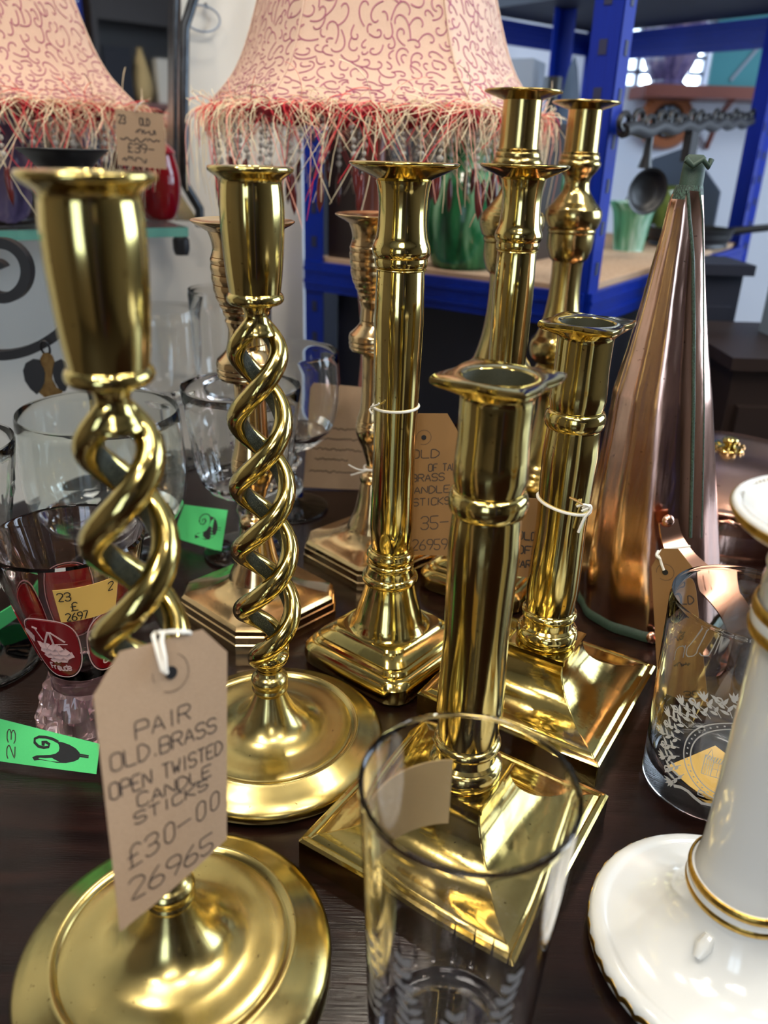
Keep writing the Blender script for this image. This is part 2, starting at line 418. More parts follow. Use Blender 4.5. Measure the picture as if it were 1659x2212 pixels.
def card_mesh(S, cu, cv, nu=10, nv=14, th=.0005, cut_top=True):
    """tag with two cut corners (cu, cv in card units) at v = 0"""
    mb = MB(); vsr = [0, cv*.5, cv] + [cv + (1-cv)*k/nv for k in range(1, nv+1)]
    rows = []
    for v in vsr:
        c = cu*(1 - v/cv) if v < cv and cut_top else 0
        rows.append([(c + (1 - 2*c)*k/nu, v) for k in range(nu+1)])
    F = [[S(u, v, th/2) for u, v in r_] for r_ in rows]; B = [[S(u, v, -th/2) for u, v in r_] for r_ in rows]
    n = nu + 1; vs = [p for r_ in F for p in r_] + [p for r_ in B for p in r_]; o = len(rows)*n; fs = []
    for i in range(len(rows)-1):
        for j in range(nu):
            a = i*n + j; fs += [(a, a+1, a+n+1, a+n), (o+a, o+a+n, o+a+n+1, o+a+1)]
    edge = [j for j in range(n)] + [i*n + nu for i in range(1, len(rows))] + [(len(rows)-1)*n + j for j in range(nu-1, -1, -1)] + [i*n for i in range(len(rows)-2, 0, -1)]
    for a, b_ in zip(edge, edge[1:] + edge[:1]): fs.append((a, b_, o+b_, o+a))
    return mb.add(vs, fs)
def pix(P):
    x, y, z = P[0], P[1], P[2] - CAMH; d = y*math.cos(PITCH) - z*math.sin(PITCH); up = y*math.sin(PITCH) + z*math.cos(PITCH)
    u, v = FPX*x/d, -FPX*up/d; return (829.5 + _c*u - _s*v, 1106 + _s*u + _c*v)
def uv_of(S, px, py):
    u = v = .5
    for _ in range(12):
        p = pix(S(u, v)); a = pix(S(u + .01, v)); b2 = pix(S(u, v + .01))
        J = np.array([[(a[0]-p[0])/.01, (b2[0]-p[0])/.01], [(a[1]-p[1])/.01, (b2[1]-p[1])/.01]]); d = np.linalg.solve(J, [px - p[0], py - p[1]]); u += d[0]; v += d[1]
    return u, v
def make_tag(name, label, corners, lines, mat='card', cu=.17, cv=.1, hole=(.5, .1), hr=.0028, wd=.00045, bend=.0015, extra=None, string=None, nm='handwriting', group=None):
    S, n0 = bilin(*corners, bend=bend); c = S(.5, .5)
    t = thing(name, label, 'price tag', c, 0, group); T = Matrix.Translation(-c)
    def L(mb): mb.v = [tuple(Vector(p) - c) for p in mb.v]; return mb
    L(card_mesh(S, cu, cv)).build('card', M[mat], t, 40)
    if hole:
        h = S(*hole, .0004); a = n0.orthogonal().normalized(); b_ = n0.cross(a)
        mb = MB(); mb.extrude([h + (a*math.cos(k*PI/8) + b_*math.sin(k*PI/8))*hr for k in range(16)], n0*.0002)
        L(mb).build('hole', M['iron'], t, 0)
        mb = MB(); mb.ribbon([h + (a*math.cos(k*PI/16) + b_*math.sin(k*PI/16))*hr*2.9 for k in range(2, 31)], n0, .00012); L(mb).build('reinforcement_ring', M['ink'], t, 0)
    mb = MB()
    for ln in lines:
        if ln[0] == 'px':
            (ua, va), (ub, vb_) = uv_of(S, ln[2], ln[3]), uv_of(S, ln[4], ln[5]); write(mb, S, n0, ln[1], ua, ub, va, ln[6], wd, slope=-(vb_ - va)/(ub - ua))
        elif ln[0] == '~': squiggle(mb, S, n0, *ln[1:])
        else: write(mb, S, n0, ln[0], *ln[1:5], ln[5] if len(ln) > 5 else wd, slope=ln[6] if len(ln) > 6 else 0)
    if mb.v: L(mb).build(nm, M['ink'], t, 0, False)
    if string:
        for path, r in string: L(MB().tube(path, r, 6)).build('string', M['string'], t, 60)
    if extra: extra(t, S, n0, L)
    return t
def ringpath(x, y, z, r, a0=0, a1=2*PI, n=28, tilt=0):
    return [Vector((x + r*math.cos(a0 + (a1-a0)*k/n), y + r*math.sin(a0 + (a1-a0)*k/n), z + tilt*math.cos(a0 + (a1-a0)*k/n))) for k in range(n+1)]

# ================================================================== THE ROOM
FLOOR, CEIL = -.75, 1.85
def room_box(name, c, d, mat): mb = MB(); mb.box((0, 0, 0), d); o = mb.build(name, mat, None, 0); o.location = c; return struct(o)
room_box('floor', (.3, .1, FLOOR - .05), (4.6, 6.2, .1), M['floor'])
room_box('ceiling', (.3, .1, CEIL + .05), (4.6, 6.2, .1), M['ceil'])
# oblique white wall on the left that carries the mirror and the glass shelf
WD = Vector((math.cos(math.atan(.6)), math.sin(math.atan(.6)), 0)); WN = Vector((WD.y, -WD.x, 0))
W0 = Vector((-.478, 1.20, 0))
a_ = W0 + WD*((-1.9 + .478)/WD.x); b_ = W0 + WD*((-.150 + .478)/WD.x)
mb = MB(); q = [a_, b_, b_ - WN*.16, a_ - WN*.16]
mb.extrude([Vector((p.x, p.y, FLOOR)) for p in q], (0, 0, CEIL - FLOOR)); struct(mb.build('wall_left', M['wall'], None, 0))
# skirting along the oblique wall
mb = MB(); mb.bar(Vector((a_.x, a_.y, FLOOR+.05)) + WN*.008, Vector((b_.x, b_.y, FLOOR+.05)) + WN*.008, .016, .1); struct(mb.build('baseboard_left', M['wall'], None, 0))
# back wall with a small window opening
YB = 2.6
wl, wr = aty(1352, 85, YB).x, aty(1552, 85, YB).x; wt, wb = aty(1450, 45, YB).z, aty(1450, 187, YB).z
mb = MB()
mb.box(((-.9 + wl)/2, YB+.06, (FLOOR+CEIL)/2), (wl + .9, .12, CEIL-FLOOR)); mb.box(((2.5 + wr)/2, YB+.06, (FLOOR+CEIL)/2), (2.5 - wr, .12, CEIL-FLOOR))
mb.box(((wl+wr)/2, YB+.06, (wt+CEIL)/2), (wr-wl, .12, CEIL-wt)); mb.box(((wl+wr)/2, YB+.06, (FLOOR+wb)/2), (wr-wl, .12, wb-FLOOR))
struct(mb.build('wall_back', M['backwall'], None, 0))
win = struct(thing('window_1', 'x', 'x', ((wl+wr)/2, YB+.06, wb))); del win['label']; del win['category']
mb = MB(); W_, H_ = wr-wl, wt-wb
for k in range(5): mb.box((0, .02, H_*k/4), (W_, .02, .012))
for k in range(5): mb.box((-W_/2 + W_*k/4, .02, H_/2), (.012, .02, H_))
mb.build('window_frame', M['backwall'], win, 0)
mb = MB(); mb.box((0, .02, H_/2), (W_, .006, H_)); mb.build('pane', M['glass'], win, 0)
# right wall with a big shop window, wall behind the camera, left end wall
XR = 2.3
def wall_with_hole(name, along, const, lo, hi, w0, w1, z0, z1, mat, th=.1):
    mb = MB()
    def bx(a0, a1, c0, c1):
        if along == 'y': mb.box((const + th/2, (a0+a1)/2, (c0+c1)/2), (th, a1-a0, c1-c0))
        else: mb.box(((a0+a1)/2, const - th/2, (c0+c1)/2), (a1-a0, th, c1-c0))
    bx(lo, w0, FLOOR, CEIL); bx(w1, hi, FLOOR, CEIL); bx(w0, w1, FLOOR, z0); bx(w0, w1, z1, CEIL)
    return struct(mb.build(name, mat, None, 0))
wall_with_hole('wall_right', 'y', XR, -2.8, 2.72, .3, 1.9, .05, 1.4, M['midwall'])
wall_with_hole('wall_front', 'x', -2.5, -1.95, 2.3, -1.1, -.2, -.1, 1.3, M['darkwall'])
mb = MB(); mb.box((-1.95, -.8, (FLOOR+CEIL)/2), (.1, 3.6, CEIL-FLOOR)); struct(mb.build('wall_end', M['darkwall'], None, 0))
def big_window(name, c, along, L_, z0, z1, n):
    t = struct(bpy.data.objects.new(name, None)); COL.objects.link(t); t.location = c
    mb = MB(); H2 = z1 - z0
    for k in range(n+1):
        u = -L_/2 + L_*k/n
        mb.box((0, u, H2/2) if along == 'y' else (u, 0, H2/2), (.05, .04, H2) if along == 'y' else (.04, .05, H2))
    for z in (0, H2): mb.box((0, 0, z), (.05, L_, .05) if along == 'y' else (L_, .05, .05))
    mb.build('window_frame', M['darkwood'], t, 0)
big_window('window_2', (XR+.05, 1.1, .05), 'y', 1.6, .05, 1.4, 3)
big_window('window_3', (-.65, -2.55, -.1), 'x', .9, -.1, 1.3, 2)
mb = MB(); mb.box((0, 0, 0), (.66, .04, 2.0)); d1 = mb.build('door_1', M['darkwood'], None, 0); d1.location = (.28, -2.475, FLOOR + 1.0); struct(d1)
# ceiling lights
def ceiling_light(x, y, lab):
    t = thing('ceiling_light', lab, 'ceiling light', (x, y, CEIL), 0, 'square ceiling light panels')
    mb = MB(); mb.box((0, 0, -.012), (.62, .62, .02)); mb.build('frame', M['chrome'], t, 0)
    mb = MB(); mb.box((0, 0, -.024), (.56, .56, .006)); mb.build('diffuser', M['panel'], t, 0)
ceiling_light(-.5, -.35, 'square lit panel in the ceiling overhead, left of the table')
ceiling_light(.75, .1, 'square lit panel in the ceiling overhead, right of the table')
ceiling_light(.1, -1.6, 'square lit panel in the ceiling overhead, farthest behind the table')
first = None
for i, (x, y, z) in enumerate(SPOTS):
    lab = 'small round warm spot lamp on the ceiling above the shop'
    if first is None:
        t = thing('ceiling_spotlight', lab, 'spotlight', (x, y, z), 0, 'round ceiling spotlights')
        mb = MB(); mb.lathe(sm([(.0, .055, 's'), (.02, .058), (.06, .05), (.08, .02), (.13, .012, 's'), (.13, 0)]) , 24); mb.build('housing', M['chrome'], t)
        mb = MB(); mb.lathe([(.012, 0), (.012, .045), (.016, .045), (.016, 0)], 24); mb.build('lamp_face', M['bulb'], t); first = t
    else: copy_tree(first, lab, (x, y, z))

t = thing('bookcase', 'dark brown bookcase behind the camera, seen reflected in the wall mirror', 'bookcase', (1.22, -2.31, FLOOR))
mb = MB(); mb.box((0, -.125, 1.15), (.76, .02, 2.3)); mb.box((-.37, 0, 1.15), (.03, .27, 2.3)); mb.box((.37, 0, 1.15), (.03, .27, 2.3)); mb.box((0, .125, 2.0), (.76, .012, .72)); mb.box((0, .125, .62), (.76, .012, 1.16)); mb.build('carcass', M['darkwood'], t, 0)
for z in (.05, 1.26, 2.28): mb = MB(); mb.box((0, 0, z), (.71, .265, .03)); mb.build('shelf', M['midwood'], t, 0)
t = thing('storage_box', 'dark navy box on the bookcase shelf, in the mirror reflection', 'box', (.955, -2.29, FLOOR + 1.275)); mb = MB(); mb.box((0, 0, .12), (.15, .2, .24)); mb.build('box_body', M['navy'], t, 0); mb = MB(); mb.box((0, 0, .245), (.155, .205, .012)); mb.build('lid', M['navy'], t, 0)
t = thing('cream_vase', 'cream egg shaped vase on the bookcase shelf, in the mirror reflection', 'vase', (1.112, -2.27, FLOOR + 1.275)); mb = MB(); mb.lathe(sm([(0, 0, 's'), (0, .03), (.03, .05), (.10, .055), (.20, .03), (.25, .014), (.26, .018, 's'), (.25, .010), (.1, 0)], 4), 32); mb.build('vase_body', M['cream'], t)
t = thing('paper_packet', 'white and orange paper packet on the bookcase shelf, in the mirror reflection', 'packet', (1.25, -2.27, FLOOR + 1.275)); mb = MB(); mb.box((0, 0, .11), (.12, .07, .22)); mb.build('wrapper', M['string'], t, 0); mb = MB(); mb.box((.03, .036, .07), (.05, .004, .09)); mb.build('orange_band', M['phone'], t, 0)
t = thing('rack_upright', 'blue steel rack upright beside the bookcase, in the mirror reflection', 'post', (.78, -2.22, FLOOR)); mb = MB(); mb.box((0, 0, 1.2), (.055, .004, 2.4)); mb.box((-.026, -.02, 1.2), (.004, .04, 2.4)); mb.build('post', M['blue'], t, 0)
for k in range(20): mb = MB(); mb.box((0, .003, .1 + .115*k), (.022, .003, .006)); mb.build('slot', M['chrome'], t, 0)

# ================================================================== THE TABLE
tb = thing('dining_table', 'round dark polished mahogany table carrying the candlesticks and glasses', 'table', (.15, .4, FLOOR))
H = -FLOOR
mb = MB(); mb.lathe([(H-.03, 0), (H-.03, .555)] + [(H-.014 + .014*math.sin(a), .566 + .014*math.cos(a)) for a in [-PI/2 + PI*k/8 for k in range(9)]] + [(H, .50), (H, .3), (H, 0)], 128); mb.build('table_top', M['wood'], tb)
mb = MB(); mb.lathe(sm([(.18, 0), (.18, .06), (.24, .085), (.34, .05), (.5, .045), (.62, .07), (H-.03, .09), (H-.03, 0)]), 32); mb.build('pedestal', M['wood'], tb)
for k in range(3):
    a = 2*PI*k/3 + .4; d = Vector((math.cos(a), math.sin(a), 0))
    mb = MB(); mb.tube([d*.03 + Vector((0, 0, .24)), d*.14 + Vector((0, 0, .22)), d*.28 + Vector((0, 0, .10)), d*.38 + Vector((0, 0, .03))], [.035, .032, .026, .03], 12); mb.build('foot', M['wood'], tb)

# ================================================================== BRASS CANDLESTICKS
def twisted(x, y, label, rz=0):
    t = thing('twisted_candlestick', label, 'candlestick', (x, y, 0), rz, 'pair of open twist brass candlesticks')
    base = sm([(0, 0, 's'), (0, .0600, 's'), (.0035, .0632), (.0075, .0628), (.0105, .0590), (.0130, .0540), (.0150, .0500), (.0158, .0482), (.0150, .0462), (.0140, .0450, 's'),
               (.0144, .0436), (.0148, .0400), (.0148, .0330), (.0156, .0275), (.0185, .0205), (.0235, .0152), (.0290, .0118), (.0340, .0096), (.0375, .0083, 's'),
               (.0385, .0090), (.0400, .0098), (.0415, .0094, 's'), (.0420, .0092, 's'), (.0440, .0098), (.0465, .0099), (.0485, .0088, 's'), (.0500, .0072), (.0520, .0064), (.0535, .0064), (.0535, 0)], 4)
    mb = MB(); mb.lathe(base, 96); mb.build('base', M['satin'], t)
    ped = sm([(.0525, 0, 's'), (.0525, .0064), (.0545, .0070), (.0570, .0092), (.0600, .0108), (.0630, .0100), (.0655, .0060), (.0665, 0)], 4)
    mb = MB(); mb.lathe(ped, 40); mb.build('stem_collar', M['brass'], t)
    zt, zb = .2390, .0560; n = 150; half = .0345
    for ph in (0, PI):
        rings = []; ctr = []
        for i in range(n+1):
            f = i/n; z = zt + (zb - zt)*f
            outer = .0146 + (.0178 - .0146)*min(1, max(0, (.228 - z)/.13)); 
            rt = .0046 + .0004*f
            e0 = min(1, (zt - z)/.017); e1 = min(1, (z - zb)/.020)
            e = math.sin(PI/2*e0)**.9 * math.sin(PI/2*max(0, e1))**.75
            Rh = .0022 + (outer - rt - .0022)*e
            th = -PI*(.2265 - z)/half + ph
            ctr.append((Vector((Rh*math.cos(th), Rh*math.sin(th), z)), rt*(.85 + .15*min(e0, max(e1, 0)))))
        up = None
        for i, (p, rt) in enumerate(ctr):
            tn = (ctr[min(i+1, n)][0] - ctr[max(i-1, 0)][0]).normalized()
            rad = Vector((p.x, p.y, 0)).normalized(); bi = tn.cross(rad).normalized(); rad = bi.cross(tn).normalized()
            # flat inside, round outside
            rings.append([p + rad*(rt*math.cos(a) if math.cos(a) > -.78 else -rt*.78 + rt*.04*math.cos(a)) + bi*rt*1.06*math.sin(a) for a in [2*PI*k/20 for k in range(20)]])
        mb = MB(); mb.loft(rings, True, True, True)
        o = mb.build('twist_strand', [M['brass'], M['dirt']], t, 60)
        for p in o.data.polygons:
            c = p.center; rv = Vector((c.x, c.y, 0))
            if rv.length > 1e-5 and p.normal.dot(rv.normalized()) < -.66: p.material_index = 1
    neck = sm([(.2330, 0, 's'), (.2330, .0080), (.2360, .0072), (.2390, .0056), (.2420, .0051), (.2440, .0056), (.2455, .0062, 's'), (.2462, .0060), (.2470, .0063, 's'), (.2470, .0)], 4)
    mb = MB(); mb.lathe(neck, 40); mb.build('neck', M['brass'], t)
    cup = sm([(.2462, 0, 's'), (.2462, .0090, 's'), (.2468, .0112), (.2482, .0125), (.2498, .0126), (.2510, .0120), (.2516, .0113, 's'), (.2600, .0123), (.2700, .0131), (.2800, .0136), (.2890, .0136), (.2968, .0129, 's'),
              (.2972, .0131, 's'), (.2978, .0136), (.2994, .0160), (.3004, .0174), (.3013, .0178), (.3021, .0177), (.3026, .0172, 's'), (.3024, .0130, 's'), (.3026, .0106), (.3000, .0098, 's'), (.2700, .0096, 's'), (.2700, 0)], 4)
    mb = MB(); mb.lathe(cup, 72); mb.build('candle_cup', M['brass'], t)
    return t
twisted(-.0795, .2215, 'front left open twist brass candlestick with the large handwritten price tag')
twisted(-.0597, .357, 'open twist brass candlestick standing clear in the middle, without a tag', .05)

def column(x, y, label, rz, src=None):
    if src: return copy_tree(src, label, (x, y, 0), rz)
    t = thing('column_candlestick', label, 'candlestick', (x, y, 0), rz, 'pair of tall plain column brass candlesticks')
    prof = [(0, .0405, .014), (.0030, .0425, .014), (.0075, .0432, .0145), (.0125, .0425, .014), (.0160, .0400, .013), (.0168, .0385, .012), (.0172, .0372, .012), (.0185, .0372, .012), (.0200, .0362, .012),
            (.0206, .0345, .011), (.0220, .0345, .011), (.0236, .0325, .011), (.0255, .0300, .010), (.0262, .0285, .010), (.0275, .0280, .010), (.0285, .0268, .010)]
    rings = [sq_ring(h, r, z) for z, h, r in prof]
    rings.append(mixring(sq_ring(.0250, .010, .0280), circ_like(.028, .0280), .3)); rings.append(mixring(sq_ring(.0240, .010, .0278), circ_like(.0265, .0278), .8)); rings.append(circ_like(.0255, .0282))
    for z, r in sm([(.0282, .0255), (.0300, .0242), (.0340, .0222), (.0400, .0204), (.0460, .0186), (.0520, .0170), (.0570, .0160), (.0598, .0156)], 3): rings.append(circ_like(r, z))
    mb = MB(); mb.loft(rings, True, True, True); mb.build('base', M['brass'], t, 30)
    rg = [(.0590, 0), (.0590, .0155)] + torus_prof(.0630, .0155, .0065, .0024) + [(.0668, .0154), (.0700, .0146), (.0715, .0146)] + torus_prof(.0735, .0140, .0030, .0012) + torus_prof(.0790, .0132, .0070, .0020) + [(.0832, .0130), (.0836, .0124), (.0836, 0)]
    mb = MB(); mb.lathe(rg, 64); mb.build('base_ring', M['brass'], t)
    mb = MB(); mb.lathe(sm([(.0830, 0, 's'), (.0830, .0125), (.15, .0125), (.252, .0130), (.252, 0)], 3), 64); mb.build('column', M['brass'], t)
    sc = sm([(.2515, 0, 's'), (.2515, .0130, 's'), (.2522, .0140), (.2530, .0131, 's'), (.2536, .0140), (.2560, .0144), (.2580, .0142, 's'), (.2590, .0150), (.2612, .0158), (.2640, .0155), (.2680, .0140), (.2740, .0131), (.2820, .0128), (.2900, .0133), (.2940, .0140), (.2962, .0146, 's'),
              (.2966, .0142, 's'), (.2972, .0150, 's'), (.2985, .0180), (.3008, .0232), (.3026, .0268), (.3038, .0284), (.3048, .0286), (.3052, .0280, 's'), (.3036, .0230), (.3024, .0160), (.3020, .0112, 's'), (.28, .0105, 's'), (.28, 0)], 4)
    mb = MB(); mb.lathe(sc, 72); mb.build('candle_socket', M['brass'], t)
    mb = MB(); mb.lathe([(0, .0016), (.0006, .0016), (.0006, .0008), (0, .0008), (0, .0016)], 14)
    o = mb.build('rivet_hole', M['dirt'], t); o.rotation_euler = (PI/2, 0, 0); o.location = (0, -.01262, .096)
    return t
CX, CY = .005, .4455
c1 = column(CX, CY, 'tall plain column brass candlestick at centre with string tied round its shaft', .1065)
C2X, C2Y = .0835, .556
column(C2X, C2Y, 'tall plain column brass candlestick half hidden behind the square-plate ones', .25, c1)

def square_stick(x, y, label, rz, src=None):
    if src: return copy_tree(src, label, (x, y, 0), rz)
    t = thing('square_candlestick', label, 'candlestick', (x, y, 0), rz, 'pair of square plate brass candlesticks')
    A = .0562
    prof = [(0, A, .0008), (.0135, A, .0010), (.0148, A-.0012, .001), (.0150, A-.0030, .001), (.0144, A-.0040, .001), (.0150, A-.0048, .001), (.0158, A-.0060, .001)]
    z0, z1, h0, h1 = .0160, .0405, A-.0065, .0178
    for k in range(13):
        f = k/12*PI/2; prof.append((z0 + (z1-z0)*(1 - math.cos(f)), h0 - (h0-h1)*math.sin(f)**.92, .0008))
    prof += [(.0415, .0190, .0006), (.0440, .0190, .0006), (.0442, .0175, .0006)]
    mb = MB(); mb.loft([sq_ring(h, r, z, 0, 4) for z, h, r in prof], True, True, True); mb.build('base', M['brass'], t, 28)
    ring = [(.0438, 0), (.0438, .0178)] + torus_prof(.0490, .0162, .0100, .0022) + [(.0548, .0164), (.0560, .0150)] + [(.0600, .0147)] + torus_prof(.0630, .0146, .0050, .0018) + [(.0660, .0146), (.0668, .0140), (.0668, 0)]
    mb = MB(); mb.lathe(ring, 64); mb.build('base_ring', M['brass'], t)
    mb = MB(); mb.lathe(sm([(.0660, 0, 's'), (.0660, .0143), (.12, .0141), (.1785, .0140), (.1785, 0)], 3), 64); mb.build('column', M['brass'], t)
    mb = MB(); mb.lathe([(.1772, .0120), (.1772, .0142)] + torus_prof(.1828, .0142, .0098, .0020, 11) + [(.1884, .0142), (.1884, .0120)], 64); mb.build('collar', M['brass'], t)
    mb = MB(); mb.lathe(sm([(.1880, 0, 's'), (.1880, .0139), (.21, .0142), (.222, .0143), (.2268, .0146), (.2288, .0160, 's')], 3), 64); mb.build('socket_tube', M['brass'], t)
    # thin four-pointed plate with concave sides and a round mouth
    def plate(sc, z, lift=0):
        pts = []
        for k in range(64):
            a = 2*PI*k/64; d = abs(((a + PI/4) % (PI/2)) - PI/4)      # 0 at a point
            rr = (.0192 + (.0274 - .0192)*max(0, 1 - d/(PI/4))**1.5)*sc if d < PI/4 else .0192*sc
            pts.append((rr*math.cos(a), rr*math.sin(a), z + lift*max(0, 1 - d/(PI/4))**1.3))
        return pts
    def cir(r, z): return [(r*math.cos(2*PI*k/64), r*math.sin(2*PI*k/64), z) for k in range(64)]
    mb = MB(); mb.loft([cir(.0150, .2272), plate(.90, .2305), plate(.985, .2318), plate(1, .2330), plate(.99, .2342), plate(.93, .2346), cir(.0148, .2340), cir(.0140, .2339), cir(.0134, .2333)], True)
    o = mb.build('top_plate', M['brass'], t, 40)
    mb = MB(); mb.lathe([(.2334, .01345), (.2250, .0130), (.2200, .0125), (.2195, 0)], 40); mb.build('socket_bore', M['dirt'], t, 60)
    return t
S1P, S2P = (.0418, .2930), (.1005, .408)
s1 = square_stick(*S1P, 'square plate brass candlestick directly behind the clear tumbler', .2245)
square_stick(*S2P, 'square plate brass candlestick beside the copper cone with white string on its column', .2297, s1)

def ringed(x, y, label, rz, src=None):
    if src: return copy_tree(src, label, (x, y, 0), rz)
    t = thing('ring_turned_candlestick', label, 'candlestick', (x, y, 0), rz, 'pair of rosy ring turned candlesticks')
    ap, cut = .0462, .0556
    R = lambda s, z: oct_ring(ap*s, cut*s, z)
    rings = [R(1, 0), R(1.01, .003), R(1.0, .0065), R(.985, .0072), R(.985, .0125), R(.97, .0132), R(.965, .0165), R(.945, .0178), R(.925, .0190)]
    for z, s, tt in ((.0200, .86, .0), (.0212, .76, .08), (.0228, .66, .25), (.0250, .56, .5), (.0280, .47, .8)): rings.append(roundify(R(s, z), .048*s, tt))
    for z, r in sm([(.0300, .0205), (.0340, .0190), (.0420, .0155), (.0520, .0130), (.0620, .0112), (.0700, .0096)], 3): rings.append(roundify(R(.4, z), r, 1))
    mb = MB(); mb.loft(rings, True, True, True); mb.build('base', M['bronze'], t, 25)
    st = [(.0695, 0, 's'), (.0695, .0096), (.0712, .0108), (.0740, .0108), (.0760, .0096), (.0780, .0062), (.0830, .0058), (.0870, .0064), (.0930, .0082), (.0985, .0098), (.1050, .0128), (.1110, .0146), (.1160, .0146),
          (.1172, .0141, 's'), (.1178, .0145, 's'), (.1200, .0140), (.1212, .0134, 's'), (.1218, .0138, 's'), (.1260, .0124), (.1340, .0110), (.1590, .0103), (.1700, .0105), (.1738, .0116), (.1745, .0122, 's'),
          (.1752, .0190, 's'), (.1770, .0202), (.1785, .0198, 's'), (.1790, .0204), (.1805, .0206), (.1820, .0200, 's'), (.1826, .0206), (.1850, .0206), (.1872, .0200, 's'), (.1890, .0180), (.1915, .0154), (.1945, .0130), (.1970, .0122, 's'), (.1978, .0127, 's'), (.2020, .0122), (.2070, .0121), (.2130, .0130)]
    z = .2130; cup = [(.2130, .0130), (.2180, .0148), (.2220, .0166), (.2270, .0186), (.2340, .0197), (.2400, .0202), (.2460, .0203), (.2500, .0199)]
    out = []
    for (za, ra), (zb_, rb) in zip(cup, cup[1:]):
        out += [(za, ra, 's'), (za + (zb_-za)*.5, (ra+rb)/2 + .0005), (zb_ - .0004, rb, 's'), (zb_ - .0002, rb - .0006, 's')]
    cupp = out + [(.2500, .0199, 's'), (.2540, .0188), (.2590, .0194), (.2630, .0208), (.2645, .0215, 's'), (.2648, .0226, 's'), (.2660, .0246), (.2680, .0285), (.2694, .0306), (.2702, .0310), (.2706, .0304, 's'), (.2690, .0240), (.2680, .0150), (.2676, .0125, 's'), (.25, .0115, 's'), (.25, 0)]
    mb = MB(); mb.lathe(sm(st + [(.2130, 0)], 3), 56); mb.build('stem', M['bronze'], t)
    mb = MB(); mb.lathe(sm([(.2130, 0, 's')] + cupp, 3), 64); mb.build('candle_cup', M['bronze'], t)
    return t
r1 = ringed(-.0894, .5, 'ring turned rosy brass candlestick right behind the middle twisted one', .05)
ringed(-.0095, .5895, 'ring turned rosy brass candlestick left of the tall centre column, tag on its foot', .0, r1)

def baluster(x, y, label, rz, src=None):
    if src: return copy_tree(src, label, (x, y, 0), rz)
    t = thing('baluster_candlestick', label, 'candlestick', (x, y, 0), rz, 'pair of tallest baluster brass candlesticks')
    mb = MB(); mb.lathe(sm([(0, 0, 's'), (0, .042, 's'), (.004, .045), (.012, .044), (.018, .038, 's'), (.022, .036), (.03, .027), (.05, .018), (.075, .014), (.095, .0135), (.105, .016), (.107, 0)], 4), 64); mb.build('base', M['old'], t)
    st = [(.105, 0, 's'), (.105, .016), (.115, .020), (.122, .021), (.128, .018, 's'), (.130, .023), (.136, .0266), (.144, .0277), (.150, .0262), (.155, .0225, 's'), (.158, .0212), (.166, .0188), (.1765, .0165), (.1915, .0146), (.2084, .0138), (.2200, .0140), (.2235, .0143, 's'), (.2240, .0150, 's'), (.2252, .0165), (.2280, .0180), (.2347, .0200), (.2420, .0206), (.2475, .0206, 's'), (.2480, .0200, 's'), (.2485, .0212), (.2510, .0214), (.2520, .0205, 's'), (.2526, .0224)]
    st += [(.2560, .0240), (.2600, .0252), (.2640, .0254), (.2680, .0246, 's'), (.2684, .0240, 's'), (.2705, .0226, 's'), (.2709, .0220, 's'), (.2730, .0200, 's'), (.2734, .0194, 's'), (.2770, .0168), (.2820, .0130), (.2870, .0112), (.2915, .0110), (.2955, .0124), (.3000, .0160), (.3044, .0186), (.3070, .0184), (.3090, .0168, 's'), (.3094, .0172), (.3120, .0170), (.3130, .0160, 's'), (.3150, .0152), (.3150, 0)]
    mb = MB(); mb.lathe(sm(st, 3), 64); mb.build('stem', M['old'], t)
    mb = MB(); mb.lathe(sm([(.3145, 0, 's'), (.3145, .0152), (.3170, .0148), (.345, .0144), (.3480, .0146, 's'), (.3482, .0150, 's'), (.3500, .0205), (.3520, .0262), (.3530, .0286), (.3540, .0289), (.3546, .0284, 's'), (.3536, .0200), (.3532, .0125, 's'), (.33, .0118, 's'), (.33, 0)], 4), 64); mb.build('candle_socket', M['old'], t)
    return t
d1 = baluster(.0937, .664, 'tallest baluster brass candlestick, left of its pair, beside the fringed shade', 0)
baluster(.1626, .765, 'tallest baluster brass candlestick in front of the blue post', .3, d1)

# ================================================================== WHITE PORCELAIN CANDLESTICK
t = thing('porcelain_candlestick', 'white porcelain candlestick with gilt lines at the right edge', 'candlestick', (.1515, .2335, 0))
mb = MB(); mb.lathe(sm([(0, 0, 's'), (0, .054, 's'), (.003, .0572), (.007, .0580), (.0105, .0566), (.0120, .0530), (.0112, .0500, 's'), (.0116, .0470), (.0130, .0400), (.0165, .0330), (.0220, .0270), (.0290, .0232), (.0370, .0214), (.0400, .0212), (.0400, 0)], 4), 96); mb.build('base', M['porcelain'], t)
mb = MB(); mb.lathe(sm([(.0045, .0577), (.0065, .05815), (.0085, .0578), (.0085, .0570, 's'), (.0045, .0570)], 3), 128)
mb.v = [(x + (0 if True else 0), y, z + .0008*math.sin(40*math.atan2(y, x))) for x, y, z in mb.v]; mb.build('gilt_rim', M['gilt'], t)
mb = MB(); mb.lathe(sm([(.0395, 0, 's'), (.0395, .0200), (.06, .0194), (.10, .0192), (.15, .0198), (.186, .0206), (.186, 0)], 4), 72); mb.build('column', M['porcelain'], t)
def wring(z, r, h):
    mb = MB(); mb.lathe([(z - h*.62, r - .002), (z - h*.55, r)] + torus_prof(z, r, h, .0026) + [(z + h*.55, r), (z + h*.62, r - .002)], 72); mb.build('porcelain_ring', M['porcelain'], t)
    for dz in (-.30, .30):
        mb = MB(); mb.lathe(torus_prof(z + dz*h, r + .0016, h*.42, .0012), 72); mb.build('gilt_band', M['gilt'], t)
wring(.0435, .0202, .0105); wring(.1660, .0206, .0125)
